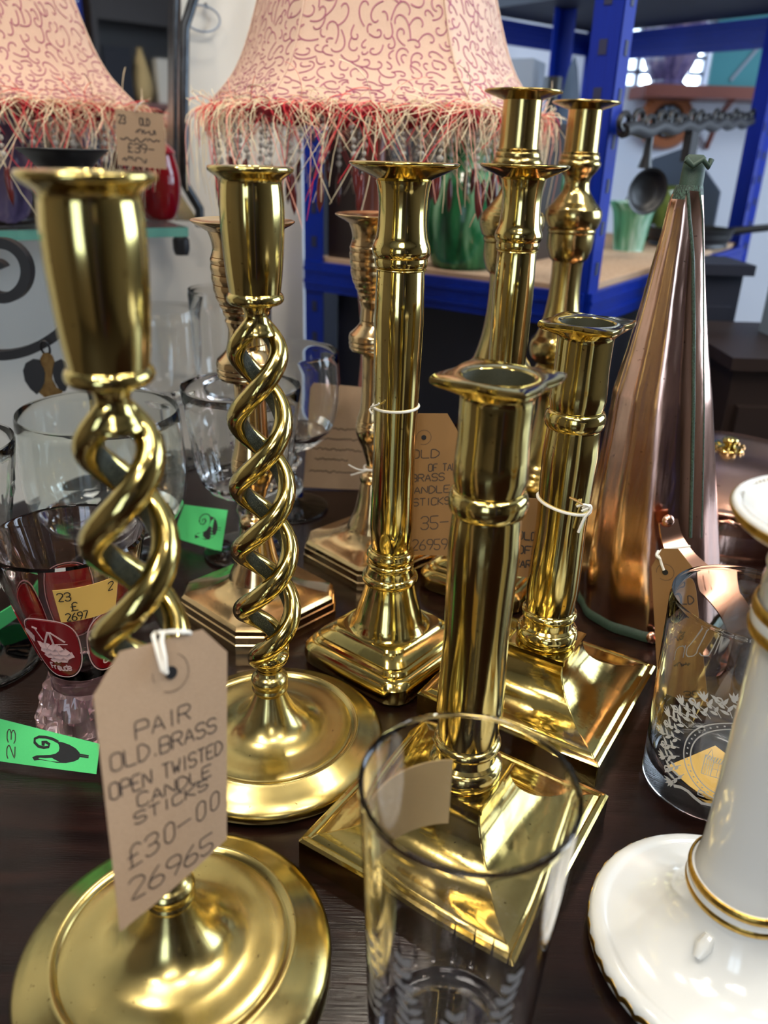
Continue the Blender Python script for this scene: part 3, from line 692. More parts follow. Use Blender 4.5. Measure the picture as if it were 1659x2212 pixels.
mb = MB(); mb.lathe(sm([(.185, 0, 's'), (.185, .0206), (.190, .0214), (.195, .0245), (.199, .0310), (.2020, .0356), (.2050, .0372), (.2072, .0366), (.2076, .0352, 's'), (.2060, .0330), (.2040, .0290, 's'), (.2036, .0150), (.2040, .0120, 's'), (.19, .0110, 's'), (.19, 0)], 4), 96); mb.build('drip_pan', M['porcelain'], t)
mb = MB(); mb.lathe(sm([(.2030, .0366), (.2045, .0374), (.2062, .0375), (.2062, .0368, 's'), (.2030, .0362)], 3), 96); mb.build('gilt_rim', M['gilt'], t)
for k in range(72):
    pass
mb = MB()
for k in range(90):
    a = 2*PI*k/90; mb.ribbon([(.0340*math.cos(a+da), .0340*math.sin(a+da), .20695) for da in (-.012, 0, .012)], Vector((0, 0, 1)), .0006)
mb.build('gilt_dots', M['gilt'], t, 0, False)
mb = MB(); N_ = 14
for k in range(3):
    pts = []
mb.tube([(-.017, -.0145, .030), (-.0195, -.0165, .0262), (-.0225, -.019, .0228)], [.0022, .0034, .0018], 10); mb.build('moulded_leaf', M['porcelain'], t)

# ================================================================== GLASSES
def glass_obj(name, label, cat, loc, prof_out, prof_in, mat, seg=72, parts=None, rz=0, flutes=None):
    """closed wall: outer profile upwards, then the inner one downwards"""
    t = thing(name, label, cat, loc, rz)
    P = sm(prof_out, 4) + sm(prof_in, 4); mb = MB(); mb.lathe(P, seg)
    if flutes:
        n, z0, z1, amp, tw = flutes
        vs = []
        for x, y, z in mb.v:
            r = math.hypot(x, y)
            if z0 < z < z1 and r > 1e-5:
                e = math.sin(PI*(z - z0)/(z1 - z0))**.5; a = math.atan2(y, x); s_ = 1 - amp*e*abs(math.sin(n/2*(a + tw*z)))
                x, y = x*s_, y*s_
            vs.append((x, y, z))
        mb.v = vs
    if parts is None: mb.build('glass_body', M[mat], t, 50)
    else:
        mb.build('bowl' if 'foot' in name or True else name, M[mat], t, 50)
    return t
# tumbler in front
TX, TY = .0290, .189
tum = glass_obj('tumbler', 'tall clear tumbler with a paper label in the front', 'glass', (TX, TY, 0),
    [(0, 0, 's'), (0, .0275), (.0015, .0285), (.02, .0292), (.08, .0316), (.128, .0342), (.1312, .0346)], [(.1322, .0339), (.1312, .0330), (.128, .0326), (.08, .0302), (.02, .0274), (.0135, .0262), (.011, .0230, 's'), (.011, 0)], 'violetglass', 96)
def cyl_write(mb, text, r, a0, a1, zb, h, wd, rf=None, sgn=1):
    st, W = strokes(text)
    for pl in st:
        pts = []; nn = []
        for x, y in soften(pl):
            a = a0 + (a1-a0)*x/W; z = zb + h*y; rr = (rf(z) if rf else r) + .0003*sgn
            pts.append(Vector((rr*math.cos(a), rr*math.sin(a), z))); nn.append(Vector((math.cos(a), math.sin(a), 0)))
        mb.ribbon(pts, nn, wd)
trf = lambda z: .0290 + (.0345 - .0290)*min(1, z/.13)
def cyl_patch(t, name, mat, a0, a1, z0, z1, rf, th=.0003, n=16, slant=0):
    R = []
    for k in range(n+1):
        a = a0 + (a1-a0)*k/n; ca, sa = math.cos(a), math.sin(a); dz = slant*k/n; q = []
        for z, o in ((z0, 0), (z1, 0), (z1, th), (z0, th)): rr = rf(z + dz) + o; q.append((rr*ca, rr*sa, z + dz))
        R.append(q)
    mb = MB(); mb.loft(R, True, True, True); return mb.build(name, M[mat], t, 40)
lab = cyl_patch(tum, 'paper_label', 'cream', 1.62, 2.78, .083, .112, trf)
mb = MB()
cyl_write(mb, 'H', 0, -.42, -.30, .098, .011, .00035, trf); mb.build('dark_mark', M['ink'], tum, 0, False)
mb = MB(); random.seed(21)
def tleaf(ax, az, dx, dz, wd, n=6):
    l = math.hypot(dx*.032, dz); vs = []
    for sg in (1, -1):
        for k in range(n+1):
            f = k/n; h = sg*(wd*math.sin(PI*f**.8)*.5 + 1e-5); q = ax + dx*f - dz/l/.032*h; z = az + dz*f + dx*.032/l*h; rr = trf(z) + .0002; vs.append((rr*math.cos(q), rr*math.sin(q), z))
    mb.add(vs, [(k, k+1, n+2+k, n+1+k) for k in range(n)])
for k in range(4):      # engraved leaf sprays round the front wall
    a = -2.65 + .50*k; z0 = .046 + .010*math.sin(k*2.3)
    for i in range(7):
        q, z = a + .05*math.sin(i*.7 + k), z0 + .0052*i
        for sg in (-1, 1): tleaf(q, z, sg*.17*(1 - i*.08), .0045 + .0012*math.sin(i + k), .0028)
mb.build('engraved_ferns', M['greyfrost'], tum, 0, False)
mb = MB()
for k in range(22):
    a = 2*PI*k/22; pts = [Vector(((trf(z) - .0024)*math.cos(a), (trf(z) - .0024)*math.sin(a), z)) for z in (.016, .024, .032, .038)]
    mb.tube(pts, [.0009, .0008, .0005, .0002], 6)
mb.build('cut_flutes', M['violetglass'], tum, 60)

# engraved mug-shaped beaker on the right
MX, MY = .1822, .3405
mrf = lambda z: .0340 + .0036*(z/.11)
mug = glass_obj('engraved_beaker', 'clear straight beaker engraved with a thistle wreath beside the copper cone', 'glass', (MX, MY, 0),
    [(0, 0, 's'), (0, .0310), (.0012, .0330), (.004, .0340), (.06, .0360), (.1098, .0376)], [(.1106, .0373), (.1098, .0369), (.06, .0352), (.018, .0331), (.0125, .0300), (.011, .0240), (.011, 0)], 'glass', 96)
mug['category'] = 'glass'
mb = MB(); mb.extrude([Vector((.019*x - .006, .016*y - .008, .0112)) for x, y in ((-1, -1.0), (1, -1), (1, 1), (-1, 1))], (0, 0, .0003)); o = mb.build('paper_label', M['yellow'], mug, 0); o.rotation_euler = (0, 0, .5)
def cpt(a, z, o=.00025): rr = mrf(z) + o; return Vector((rr*math.cos(a), rr*math.sin(a), z)), Vector((math.cos(a), math.sin(a), 0))
def cpath(mb, pts, wd, closed=False):
    q = [cpt(a, z) for a, z in pts]; mb.ribbon([p for p, _ in q], [n_ for _, n_ in q], wd, closed=closed)
AC, ZC, RW, RZ = -1.72, .041, .72, .0250      # centre of the engraved roundel
mb = MB()
for s_ in (1.0, .86): cpath(mb, [(AC + RW*s_*math.cos(2*PI*k/72), ZC + RZ*s_*math.sin(2*PI*k/72)) for k in range(73)], .00032)
for k in range(44):
    a = 2*PI*k/44; c0 = (AC + RW*.93*math.cos(a), ZC + RZ*.93*math.sin(a)); cpath(mb, [(c0[0] - .012, c0[1]), (c0[0], c0[1]), (c0[0] + .012, c0[1])], .00042)
# the engraved building
y0 = ZC - .011
for u0, u1, h in ((-.42, -.30, .012), (-.30, .0, .009), (0, .12, .013), (.12, .36, .009)):
    cpath(mb, [(AC+u0, y0), (AC+u0, y0+h), (AC+u1, y0+h), (AC+u1, y0), (AC+u0, y0)], .0002)
    for j in range(1, 4): cpath(mb, [(AC + u0 + (u1-u0)*j/4, y0), (AC + u0 + (u1-u0)*j/4, y0+h)], .0001)
    cpath(mb, [(AC+u0, y0+h*.55), (AC+u1, y0+h*.55)], .0001)
for j in range(22): cpath(mb, [(AC - .42 + .036*j, y0 + .0095), (AC - .40 + .036*j, y0 + .0125)], .00022)
for u in (-.36, .06): cpath(mb, [(AC+u-.03, y0+.0125), (AC+u, y0+.0165), (AC+u+.03, y0+.0125)], .0002)
def leaf(mb, P, ax, az, dx, dz, wd, n=6):
    """a filled leaf on the glass wall from (ax, az) along (dx, dz), wd wide"""
    l = math.hypot(dx*.036, dz); L_, R_ = [], []
    for k in range(n+1):
        f = k/n; h = wd*math.sin(PI*f**.8)*.5 + 1e-5; ux, uz = -dz/l/.036*h, dx*.036/l*h
        L_.append(P(ax + dx*f + ux, az + dz*f + uz)); R_.append(P(ax + dx*f - ux, az + dz*f - uz))
    vs = L_ + R_; mb.add(vs, [(k, k+1, n+2+k, n+1+k) for k in range(n)])
MP_ = lambda a, z: cpt(a, z)[0]
random.seed(5)
# thistles and bluebells climbing round the roundel
for k in range(15):
    a = PI*.42 + k*(PI*.78/14); bx, bz = AC + RW*1.1*math.cos(a), ZC + RZ*1.12*math.sin(a)
    ex, ez = AC + RW*1.52*math.cos(a + .12), ZC + RZ*1.5*math.sin(a + .12)
    cpath(mb, [(bx, bz), ((bx+ex)/2 + .03, (bz+ez)/2 + .0012), (ex, ez)], .00022)
    for j in range(5):
        f = (j+1)/5.5; px_, pz_ = bx + (ex-bx)*f, bz + (ez-bz)*f; s_ = (-1)**j; an = a + s_*random.uniform(.5, 1.0); ll = random.uniform(.0035, .0055)
        leaf(mb, MP_, px_, pz_, ll*math.cos(an)/.036, ll*math.sin(an), .0017)
    if k % 2 == 0:
        for j in range(4): an = a - .6 + .4*j; leaf(mb, MP_, ex, ez, .0052*math.cos(an)/.036, .0052*math.sin(an), .0013)
    else: cpath(mb, [(ex + .0016*math.cos(q)/.036, ez + .0016*math.sin(q)) for q in [2*PI*i/12 for i in range(13)]], .0004)
cpath(mb, [(AC - RW*1.05 + .11*k, ZC - RZ*.98 - .003 + .0022*math.sin(k*1.1)) for k in range(11)], .0009)
cyl_write(mb, 'E INE', 0, AC - .40, AC + .12, ZC - RZ*.98 - .0005, .0032, .0003, mrf)
mb.build('engraved_roundel', M['frost'], mug, 0, False)
mb = MB(); cyl_write(mb, 'Deacon', 0, .75, 2.15, .056, .012, .00035, mrf); mb.build('engraved_script', M['frost'], mug, 0, False)

# ruby flashed beaker
RX, RY = -.168, .376
red = thing('ruby_beaker', 'waisted clear and ruby beaker with engraved oval medallions and yellow label', 'glass', (RX, RY, 0))
def rprof(z):
    P = [(0, .0262), (.008, .0262), (.016, .0236), (.026, .0196), (.038, .0198), (.055, .0240), (.075, .0292), (.094, .0340), (.108, .0376), (.119, .0402)]
    for (a, ra), (b2, rb) in zip(P, P[1:]):
        if a <= z <= b2: f = (z-a)/(b2-a); f = f; return ra + (rb-ra)*f
    return P[-1][1]
mb = MB(); po = sm([(.0, 0, 's'), (0, .0262, 's')] + [(z, rprof(z)) for z in (.008, .016, .026, .038, .055, .075, .094, .108, .119)], 4)
pi_ = sm([(.1205, .0392), (.119, .0382), (.108, .0350), (.094, .0312), (.075, .0262), (.055, .0206), (.042, .0150), (.036, .008), (.035, 0)], 4)
mb.lathe(po + pi_, 96); vs = []
for x, y, z in mb.v:
    r = math.hypot(x, y)
    if r > .012 and z < .036 and r > rprof(z)*.8:
        s_ = min(1, .0196/r); x, y = x*s_, y*s_
    vs.append((x, y, z))
mb.v = vs; mb.build('glass_body', M['pinkglass'], red, 28)
mb = MB(); R = []
for z, r in ((.0006, .0235), (.005, .0262), (.009, .0262), (.016, .0236), (.018, .0240), (.024, .0216), (.030, .0204)):
    R.append([(r*(1 + .20*abs(math.sin(4.5*(2*PI*k/96 + z*30))))*math.cos(2*PI*k/96), r*(1 + .20*abs(math.sin(4.5*(2*PI*k/96 + z*30))))*math.sin(2*PI*k/96), z) for k in range(96)])
R.append([(.0200*math.cos(2*PI*k/96), .0200*math.sin(2*PI*k/96), .030) for k in range(96)]); R.append([(.0200*math.cos(2*PI*k/96), .0200*math.sin(2*PI*k/96), .0006) for k in range(96)])
mb.loft(R + [R[0]]); mb.build('cut_foot', M['pinkcut'], red, 25)
def medallion(am, engrave):
    zc, hz, ha = .066, .0205, .50
    def pt(u, v, o):      # u, v in the unit disc
        z = zc + hz*v; a = am + ha*u; rr = rprof(z) + o; return Vector((rr*math.cos(a), rr*math.sin(a), z)), Vector((math.cos(a), math.sin(a), 0))
    mb = MB(); R = []
    sup = lambda t: (math.copysign(abs(math.cos(t))**.75, math.cos(t)), math.copysign(abs(math.sin(t))**.75, math.sin(t)))
    for s_ in (0.02, .25, .5, .75, 1.0): R.append([pt(sup(2*PI*k/40)[0]*s_, sup(2*PI*k/40)[1]*s_, .0007)[0] for k in range(40)])
    R.append([pt(sup(2*PI*k/40)[0], sup(2*PI*k/40)[1], -.0002)[0] for k in range(40)])
    mb.loft(R); md = mb.build('ruby_medallion', M['ruby'], red, 60)
    mb = MB(); q = [pt(sup(2*PI*k/40)[0]*1.05, sup(2*PI*k/40)[1]*1.05, .0006) for k in range(40)]; mb.ribbon([p for p, _ in q], [n_ for _, n_ in q], .0003, closed=True); mb.build('cut_border', M['frostpink'], red, 0, False)
    mb = MB()
    def pth(L_, wd): q = [pt(u, v, .001) for u, v in L_]; mb.ribbon([p for p, _ in q], [n_ for _, n_ in q], wd)
    if engrave:
        for j, (u0, u1, wd) in enumerate(((-.55, .35, .0022), (-.5, .55, .0024), (-.38, .72, .0022), (-.2, .5, .0018))):
            pth([(u0 + (u1-u0)*k/10, .12 - .16*j + .04*math.sin(k*1.9 + j)) for k in range(11)], wd)
        pth([(-.25, .18), (.05, .62), (.18, .6)], .0006); pth([(.1, .6), (.12, .1)], .0006); pth([(.16, .6), (.55, .28)], .0005); pth([(.2, .2), (.62, .2)], .0003); pth([(-.4, .7), (-.25, .3)], .0004); pth([(-.5, .72), (-.3, .7)], .0006)
        for k in range(9): pth([(-.75, .15), (-.75 + .28*math.cos(1.0 + k*.25), .15 + .42*math.sin(.7 + k*.22))], .0005)
        W = strokes(engrave)[1]
        for pl in strokes(engrave)[0]: pth([(-.42 + .95*x/W, -.78 + .22*y + .10*(x/W - .5)**2) for x, y in soften(pl)], .00042)
    mb.build('engraving', M['frostpink'], red, 0, False)
medallion(-1.72, 'Freude'); medallion(-.55, 'urla'); medallion(.75, ''); medallion(2.1, ''); medallion(3.3, '')
cyl_patch(red, 'price_label', 'yellow', -1.42, -.55, .086, .108, lambda z: rprof(z) + .0004, .0003)
mb = MB(); rl = lambda z: rprof(z) + .0009
cyl_write(mb, '23', 0, -1.38, -1.2, .1005, .0055, .00028, rl); cyl_write(mb, '2', 0, -.72, -.62, .1005, .0055, .00028, rl); cyl_write(mb, '£', 0, -1.24, -1.12, .0935, .0055, .00028, rl); cyl_write(mb, '2697', 0, -1.33, -1.0, .0868, .0052, .00028, rl)
mb.build('handwriting', M['black'], red, 0, False)

def goblet(name, label, x, y, rim, z_rim, bowl, stem, foot, mat, flutes=None, seg=64, knops=()):
    """bowl: [(z, r)] outer from the stem top up; stem: (z0, z1, r); foot radius"""
    wl_ = .0010
    out = [(0, 0, 's'), (0, foot*.96, 's'), (.0012, foot), (.0030, foot*.985), (.0042, foot*.80), (.0060, foot*.40), (.0085, stem[2]*1.5)]
    for z, r in [(stem[0], stem[2])] + list(knops) + [(stem[1], stem[2])]: out.append((z, r))
    out += list(bowl); inn = [(z_rim + .0006, rim - wl_*.5), (z_rim - .0004, rim - wl_)] + [(z + (0 if i < len(bowl) - 2 else wl_), max(r - wl_*1.1, 0.001)) for i, (z, r) in enumerate(reversed(bowl[:-1]))]
    zb = bowl[0][0] + .006; inn = [p for p in inn if p[0] > zb + .004]; inn += [(zb + .002, max(bowl[0][1]*.45, .004)), (zb, 0)]
    return glass_obj(name, label, 'glass', (x, y, 0), out, inn, mat, seg, None, 0, flutes)
goblet('rummer', 'large greenish clear goblet with a wide plain bowl, behind the ruby beaker', -.212, .5586, .0578, .130, [(.030, .012), (.034, .030), (.042, .045), (.055, .0555), (.075, .0595), (.10, .0595), (.130, .0578)], (.012, .026, .009), .038, 'oldglass')
goblet('facet_goblet', 'clear goblet with a facet cut bowl beside the green paper tags', -.1130, .594, .0460, .142, [(.050, .008), (.054, .020), (.062, .032), (.080, .0385), (.105, .0420), (.142, .0460)], (.012, .046, .0058), .0366, 'glass', (16, .052, .112, .06, 0), 96, [(.022, .0072), (.030, .0060), (.040, .0082)])
goblet('brandy_goblet', 'clear balloon goblet with a knopped stem in front of the leaning brown tag', -.0885, .686, .0442, .149, [(.060, .008), (.064, .022), (.074, .0345), (.092, .0435), (.115, .0462), (.149, .0442)], (.012, .056, .0062), .0350, 'glass', None, 64, [(.018, .0105), (.026, .0120), (.033, .0070), (.040, .0058), (.048, .0115), (.052, .0070)])
goblet('cut_goblet', 'heavy clear cut goblet at the left edge behind the ruby beaker', -.2620, .430, .0440, .148, [(.046, .012), (.050, .0205), (.060, .0252), (.085, .0318), (.115, .0392), (.148, .0440)], (.010, .040, .0095), .0410, 'glass', (20, .05, .135, .05, 18), 100)
goblet('wine_glass', 'clear stemmed glass whose foot shows at the left edge under the green ribbon', -.2385, .3220, .032, .13, [(.064, .006), (.070, .020), (.085, .029), (.105, .032), (.13, .032)], (.010, .060, .0045), .0330, 'glass')
goblet('tall_glass', 'tall plain glass far back between the two nearest pairs of candlesticks', -.1560, .785, .0400, .182, [(.060, .008), (.066, .020), (.085, .032), (.12, .038), (.182, .0400)], (.012, .054, .0060), .034, 'glass')
goblet('small_tall_glass', 'plain stemmed glass far back beside the iron candle holder', -.2300, .800, .0385, .160, [(.060, .008), (.066, .020), (.085, .031), (.115, .037), (.160, .0385)], (.012, .054, .0060), .034, 'glass')

# ================================================================== COPPER
cu = thing('copper_cone', 'tall tapering copper ale warmer standing mouth down with a strap handle', 'copper vessel', (.204, .526, 0))
CY0 = .526; CU0 = Vector((.204, .526, 0))
SEC = [(1316, 1397, 147), (1240, 1399, 145), (1156, 1404, 138), (1050, 1412, 126), (957, 1420, 114), (850, 1429, 102), (759, 1441, 84), (650, 1455, 66), (556, 1467, 52), (500, 1475, 44), (437, 1482, 36), (405, 1489, 29), (390, 1493, 24)]
rings = []; axis = []
def clerp(py):
    for (a, ca, ha), (b2, cb, hb) in zip(SEC, SEC[1:]):
        if a >= py >= b2: f = (a-py)/(a-b2); return ca + (cb-ca)*f, ha + (hb-ha)*f
    return SEC[-1][1:]
random.seed(3)
lob = [(random.uniform(0, 6.28), random.uniform(.006, .016), k) for k in (3, 5, 8, 13)]
def cone_pt(py, th, o=0):
    cx, hw = clerp(py); p = aty(cx, py, CY0); e = aty(cx + hw, py, CY0); r = (e - p).length
    z = max(p.z, 0); r *= 1 + sum(am*math.sin(k*th + ph + z*9) for ph, am, k in lob)*.8; r += o
    return Vector((p.x + r*math.cos(th), p.y + r*math.sin(th), z))
pys = [1310 - 10*k for k in range(92)]
zb = cone_pt(1316, 0).z
rings = [[cone_pt(py, 2*PI*k/72) - CU0 for k in range(72)] for py in [1316] + pys]
mb = MB(); dz = rings[0][0].z
mb.loft([[Vector((p.x, p.y, .004)) for p in rings[0]]] + rings[1:], True, False, True); cb = mb.build('cone_body', [M['copper'], M['verdigris']], cu, 50); zv = (aty(1490, 420, CY0) - CU0).z
for p in cb.data.polygons:
    if p.center.z > zv + .004*math.sin(9*math.atan2(p.center.y, p.center.x)): p.material_index = 1
# folded tip
tp = aty(1494, 392, CY0) - CU0; mb = MB()
k_ = .0074
mb.loft([[tp + Vector((k_*sx*math.cos(a), k_*sy*math.sin(a), h)) for a in [2*PI*j/20 for j in range(20)]] for sx, sy, h in ((.95, .95, -.004), (.95, .75, .004), (.92, .42, .010), (.86, .28, .0135), (.6, .14, .015))], True, True, True)
mb.build('folded_tip', M['verdigris'], cu, 50)
mb = MB(); mb.tube([tp + Vector((-.0075, -.0055, .012)), tp + Vector((-.003, -.0066, .0085)), tp + Vector((.002, -.0066, .0125)), tp + Vector((.0065, -.0058, .0085)), tp + Vector((.008, -.0045, .0125))], .0018, 8); mb.build('crimped_lip', M['verdigris'], cu, 60)
# standing seam with verdigris along both its edges
def surf_line(pxs, o): 
    out = []
    for px, py in pxs:
        cx, hw = clerp(py); s_ = max(-.95, min(.95, (px - cx)/hw)); th = -PI/2 + math.asin(s_); out.append(cone_pt(py, th, o) - CU0)
    return out
LA = [(1476, 410), (1476, 470), (1480, 556), (1476, 700), (1467, 850), (1459, 980), (1449, 1105)]; LB = [(1500, 412), (1506, 470), (1505, 556), (1500, 700), (1491, 850), (1484, 980), (1476, 1110)]
def dens(L_, n=6):
    out = []
    for (a, b2), (c, d) in zip(L_, L_[1:]): out += [(a + (c-a)*k/n, b2 + (d-b2)*k/n) for k in range(n)]
    return out + [L_[-1]]
A_, B_ = surf_line(dens(LA), .0006), surf_line(dens(LB), .0006); mb = MB()
mid = [(p + q)/2 + Vector((0, -.0006, 0)) for p, q in zip(A_, B_)]
mb.loft([[p, m_, q] for p, m_, q in zip(A_, mid, B_)], False); mb.build('lap_seam', M['copper'], cu, 60)
mb = MB(); mb.tube(surf_line(dens(LA), .0004), .0010, 6); mb.build('verdigris_line', M['verdigris'], cu, 60)
mb = MB(); mb.tube(surf_line(dens(LB), .0004), .0007, 6); mb.build('verdigris_line', M['verdigris'], cu, 60)
# mouth flange
mb = MB(); rr0 = [Vector((p.x, p.y, 0)) for p in rings[0]]
mb.loft([[q*(1.0) + Vector((0, 0, .0075)) for q in rr0], [q*1.035 + Vector((0, 0, .006)) for q in rr0], [q*1.05 + Vector((0, 0, .003)) for q in rr0], [q*1.045 + Vector((0, 0, .0005)) for q in rr0], [q*.99 + Vector((0, 0, .0005)) for q in rr0], [q*.99 + Vector((0, 0, .0075)) for q in rr0]]); mb.build('mouth_rim', M['verdigris'], cu, 50)
# strap handle
HP = [(1443, 1125, .4725, 24), (1452, 1165, .468, 26), (1474, 1205, .458, 30), (1508, 1240, .446, 33), (1550, 1275, .434, 34), (1585, 1318, .425, 35), (1602, 1365, .420, 35), (1600, 1410, .424, 34), (1575, 1448, .436, 30), (1530, 1440, .452, 24), (1480, 1400, .466, 20)]
L1, L2 = [], []
hc = [aty(a, b2, y) - CU0 for a, b2, y, _ in HP]
def crv(P, n=5):
    out = []
    for i in range(len(P)-1):
        p0, p1, p2, p3 = P[max(i-1, 0)], P[i], P[i+1], P[min(i+2, len(P)-1)]
        for k in range(n):
            t_ = k/n; out.append(.5*(2*p1 + (p2-p0)*t_ + (2*p0-5*p1+4*p2-p3)*t_*t_ + (-p0+3*p1-3*p2+p3)*t_**3))
    return out + [P[-1]]
hc = crv(hc); ws = [h[3] for h in HP]; rings = []
for i, p in enumerate(hc):
    tn = (hc[min(i+1, len(hc)-1)] - hc[max(i-1, 0)]).normalized(); f = i/5; j = min(int(f), len(ws)-2); wpx = ws[j] + (ws[j+1]-ws[j])*(f-j)
    sd = Vector((.86, .35, .38)); sd = (sd - tn*sd.dot(tn)).normalized(); nm_ = sd.cross(tn).normalized(); wv = wpx/1712*.48
    rings.append([p - sd*wv - nm_*.0007, p + sd*wv - nm_*.0007, p + sd*wv + nm_*.0007, p - sd*wv + nm_*.0007])
mb = MB(); mb.loft(rings, True, True, True); mb.build('strap_handle', M['copperlid'], cu, 40)
for (px, py, y) in ((1443, 1125, .4705), (1408, 1377, .470)):
    p = aty(px, py, y) - CU0; mb = MB(); mb.lathe(sm([(0, 0, 's'), (0, .0040), (.0014, .0036), (.0024, .002), (.0027, 0)], 3), 18); o = mb.build('rivet', M['copperlid'], cu); o.location = p; o.rotation_euler = (PI/2 - .3, 0, .1)

# shallow copper pan with its domed lid
pot = thing('copper_pan', 'copper pan with a domed lid and rope edge at the right, behind the copper cone', 'pan', (.314, .690, 0))
PR = .108
mb = MB(); mb.lathe(sm([(0, 0, 's'), (0, .094), (.004, .100), (.03, .104), (.044, .1045, 's'), (.044, .1015, 's'), (.006, .098), (.004, 0)], 4), 96); mb.build('pan_body', M['copper'], pot)
mb = MB(); mb.tube([Vector((PR*math.cos(2*PI*k/200)*(1 + .012*math.sin(k*PI*.5)), PR*math.sin(2*PI*k/200)*(1 + .012*math.sin(k*PI*.5)), .0435 + .0012*math.cos(k*PI*.5))) for k in range(200)], .0024, 8, True); mb.build('rope_edge', M['copperlid'], pot, 60)
lid = sm([(.0475, 0, 's'), (.0475, .100, 's'), (.0478, .1065), (.0490, .1085), (.0510, .1075), (.0520, .103, 's'), (.056, .098), (.061, .088), (.066, .07), (.0695, .05), (.0715, .025), (.072, .0), ], 5)
mb = MB(); mb.lathe(lid, 96); ld = mb.build('lid', M['copperlid'], pot)
mb = MB(); mb.lathe(sm([(.0712, 0, 's'), (.0712, .012), (.0727, .0124), (.0737, .009), (.0757, .005), (.0787, .007), (.0817, .006), (.0837, 0)], 4), 32)
for k in range(12):
    a = 2*PI*k/12; c = Vector((.0118*math.cos(a), .0118*math.sin(a), .0732)); mb.tube([c, c + Vector((0, 0, .0024))], .0017, 6)
mb.build('brass_finial', M['brass'], ld)

# ================================================================== PRICE TAGS, RIBBONS
# the large tag in front: text follows the photograph
AX, AY = -.0795, .2215
cor = (atd(193, 1425, .232), atd(490, 1345, .262), atd(489, 1812, .272), atd(259, 2012, .240))
hp = atd(362, 1455, .2445)
make_tag('price_tag', 'large brown handwritten tag hanging from the front twisted candlestick', cor,
    [('px', 'PAIR', 293, 1598, 416, 1550, .068), ('px', 'OLD.BRASS', 240, 1668, 470, 1577, .064), ('px', 'OPEN TWISTED', 238, 1729, 482, 1624, .060), ('px', 'CANDLE', 297, 1744, 460, 1672, .052), ('px', 'STICKS', 290, 1782, 452, 1699, .044), ('px', '£30-00', 277, 1878, 477, 1738, .080), ('px', '26965', 280, 1947, 464, 1830, .080)],
    cu=.2, cv=.13, hole=(.54, .135), hr=.0021, wd=.00028, bend=.0012,
    string=[([atd(333, 1368, .262), atd(345, 1366, .2475), atd(380, 1364, .2475), atd(408, 1366, .252), atd(420, 1374, .257)], .00075),
            ([atd(336, 1366, .258), atd(331, 1373, .246), atd(338, 1400, .2440), atd(350, 1447, .2440), hp], .00075), ([atd(352, 1366, .2475), atd(349, 1385, .2445), atd(356, 1420, .2435), atd(358, 1450, .2440)], .00075),
            (ringpath(AX, AY, .0935, .0170, .2, 2*PI + .2, 28), .0007)])
# tag on the centre column
c_ = [atd(905, 893, .4925), atd(998, 893, .5005), atd(988, 1200, .4895), atd(900, 1196, .4815)]
zs_ = .1755
make_tag('price_tag', 'brown tag tied by string to the tall centre column, half behind the square candlestick', (aty(870, 893, .470), aty(1000, 893, .474), aty(982, 1200, .466), aty(862, 1196, .462)),
    [('px', 'OLD', 888, 990, 952, 988, .058), ('px', 'OF TALL', 925, 1018, 998, 1015, .050), ('px', 'BRASS', 888, 1041, 962, 1037, .052), ('px', 'CANDLE', 878, 1067, 974, 1063, .052), ('px', 'STICKS', 892, 1093, 974, 1088, .052), ('px', '35-', 908, 1144, 972, 1140, .095), ('px', '26959', 890, 1188, 968, 1186, .078)],
    mat='carddark', cu=.26, cv=.16, hole=(.36, .16), hr=.0016, wd=.00032, bend=.0008,
    string=[(ringpath(CX, CY, zs_, .0133, 0, 2*PI, 30, .0004), .0008), (crv([Vector((CX-.0128, CY-.003, zs_)), Vector((CX-.0142, CY-.007, zs_+.001)), Vector((CX-.0108, CY-.0125, zs_+.0038)), Vector((CX-.0096, CY-.0135, zs_+.0052))]), .0006), (crv([Vector((CX-.0128, CY-.003, zs_)), Vector((CX-.0150, CY-.006, zs_-.001)), Vector((CX-.0135, CY-.0100, zs_-.0022))]), .0006)])
mb = MB()
# tag leaning behind the balloon goblet
make_tag('price_tag', 'large brown tag propped upright behind the balloon goblet', (aty(672, 826, .742), aty(800, 838, .742), aty(788, 1058, .735), aty(655, 1052, .735)),
    [('~', .12, .9, .42, .02, .0005), ('~', .2, .95, .52, .02, .0005), ('~', .08, .92, .62, .02, .0005), ('~', .15, .7, .72, .02, .0005), ('~', .08, .9, .84, .02, .0005)], cu=.06, cv=.05, hole=None, bend=.001,
    string=[(ringpath(-.0095, .5895, .0815, .0074, 0, 2*PI, 24, .0004), .0009), (crv([Vector((-.0135, .583, .0815)), Vector((-.022, .580, .0795)), Vector((-.027, .582, .077))]), .0007), (crv([Vector((-.0135, .583, .0815)), Vector((-.021, .579, .083)), Vector((-.029, .580, .0865))]), .0006)])
# tag behind the square-plate pair
S2X, S2Y = S2P
make_tag('price_tag', 'brown tag hanging between the two square plate candlesticks', (aty(1088, 1070, .427), aty(1170, 1078, .432), aty(1158, 1248, .428), aty(1078, 1240, .423)),
    [('OLD', .40, .98, .52, .10), ('OF', .42, .85, .70, .10), ('RARE', .38, 1.0, .88, .10)], mat='carddark', cu=.1, cv=.1, hole=None, bend=.0006,
    string=[(ringpath(S2X, S2Y, .1335, .0150, 0, 2*PI, 30, -.003), .0008),
            (crv([aty(1258, 1098, .3935), aty(1274, 1092, .3925), aty(1276, 1102, .392), aty(1262, 1120, .392), aty(1249, 1150, .392)]), .0008), (crv([aty(1246, 1094, .3935), aty(1262, 1090, .392), aty(1272, 1096, .392), aty(1256, 1104, .392)]), .0007)])
o = MB().tube(crv([aty(1230, 1075, .3932), aty(1245, 1082, .3925), aty(1262, 1092, .392)]), .0005, 5).build('string_end', M['twine'], None, 60)
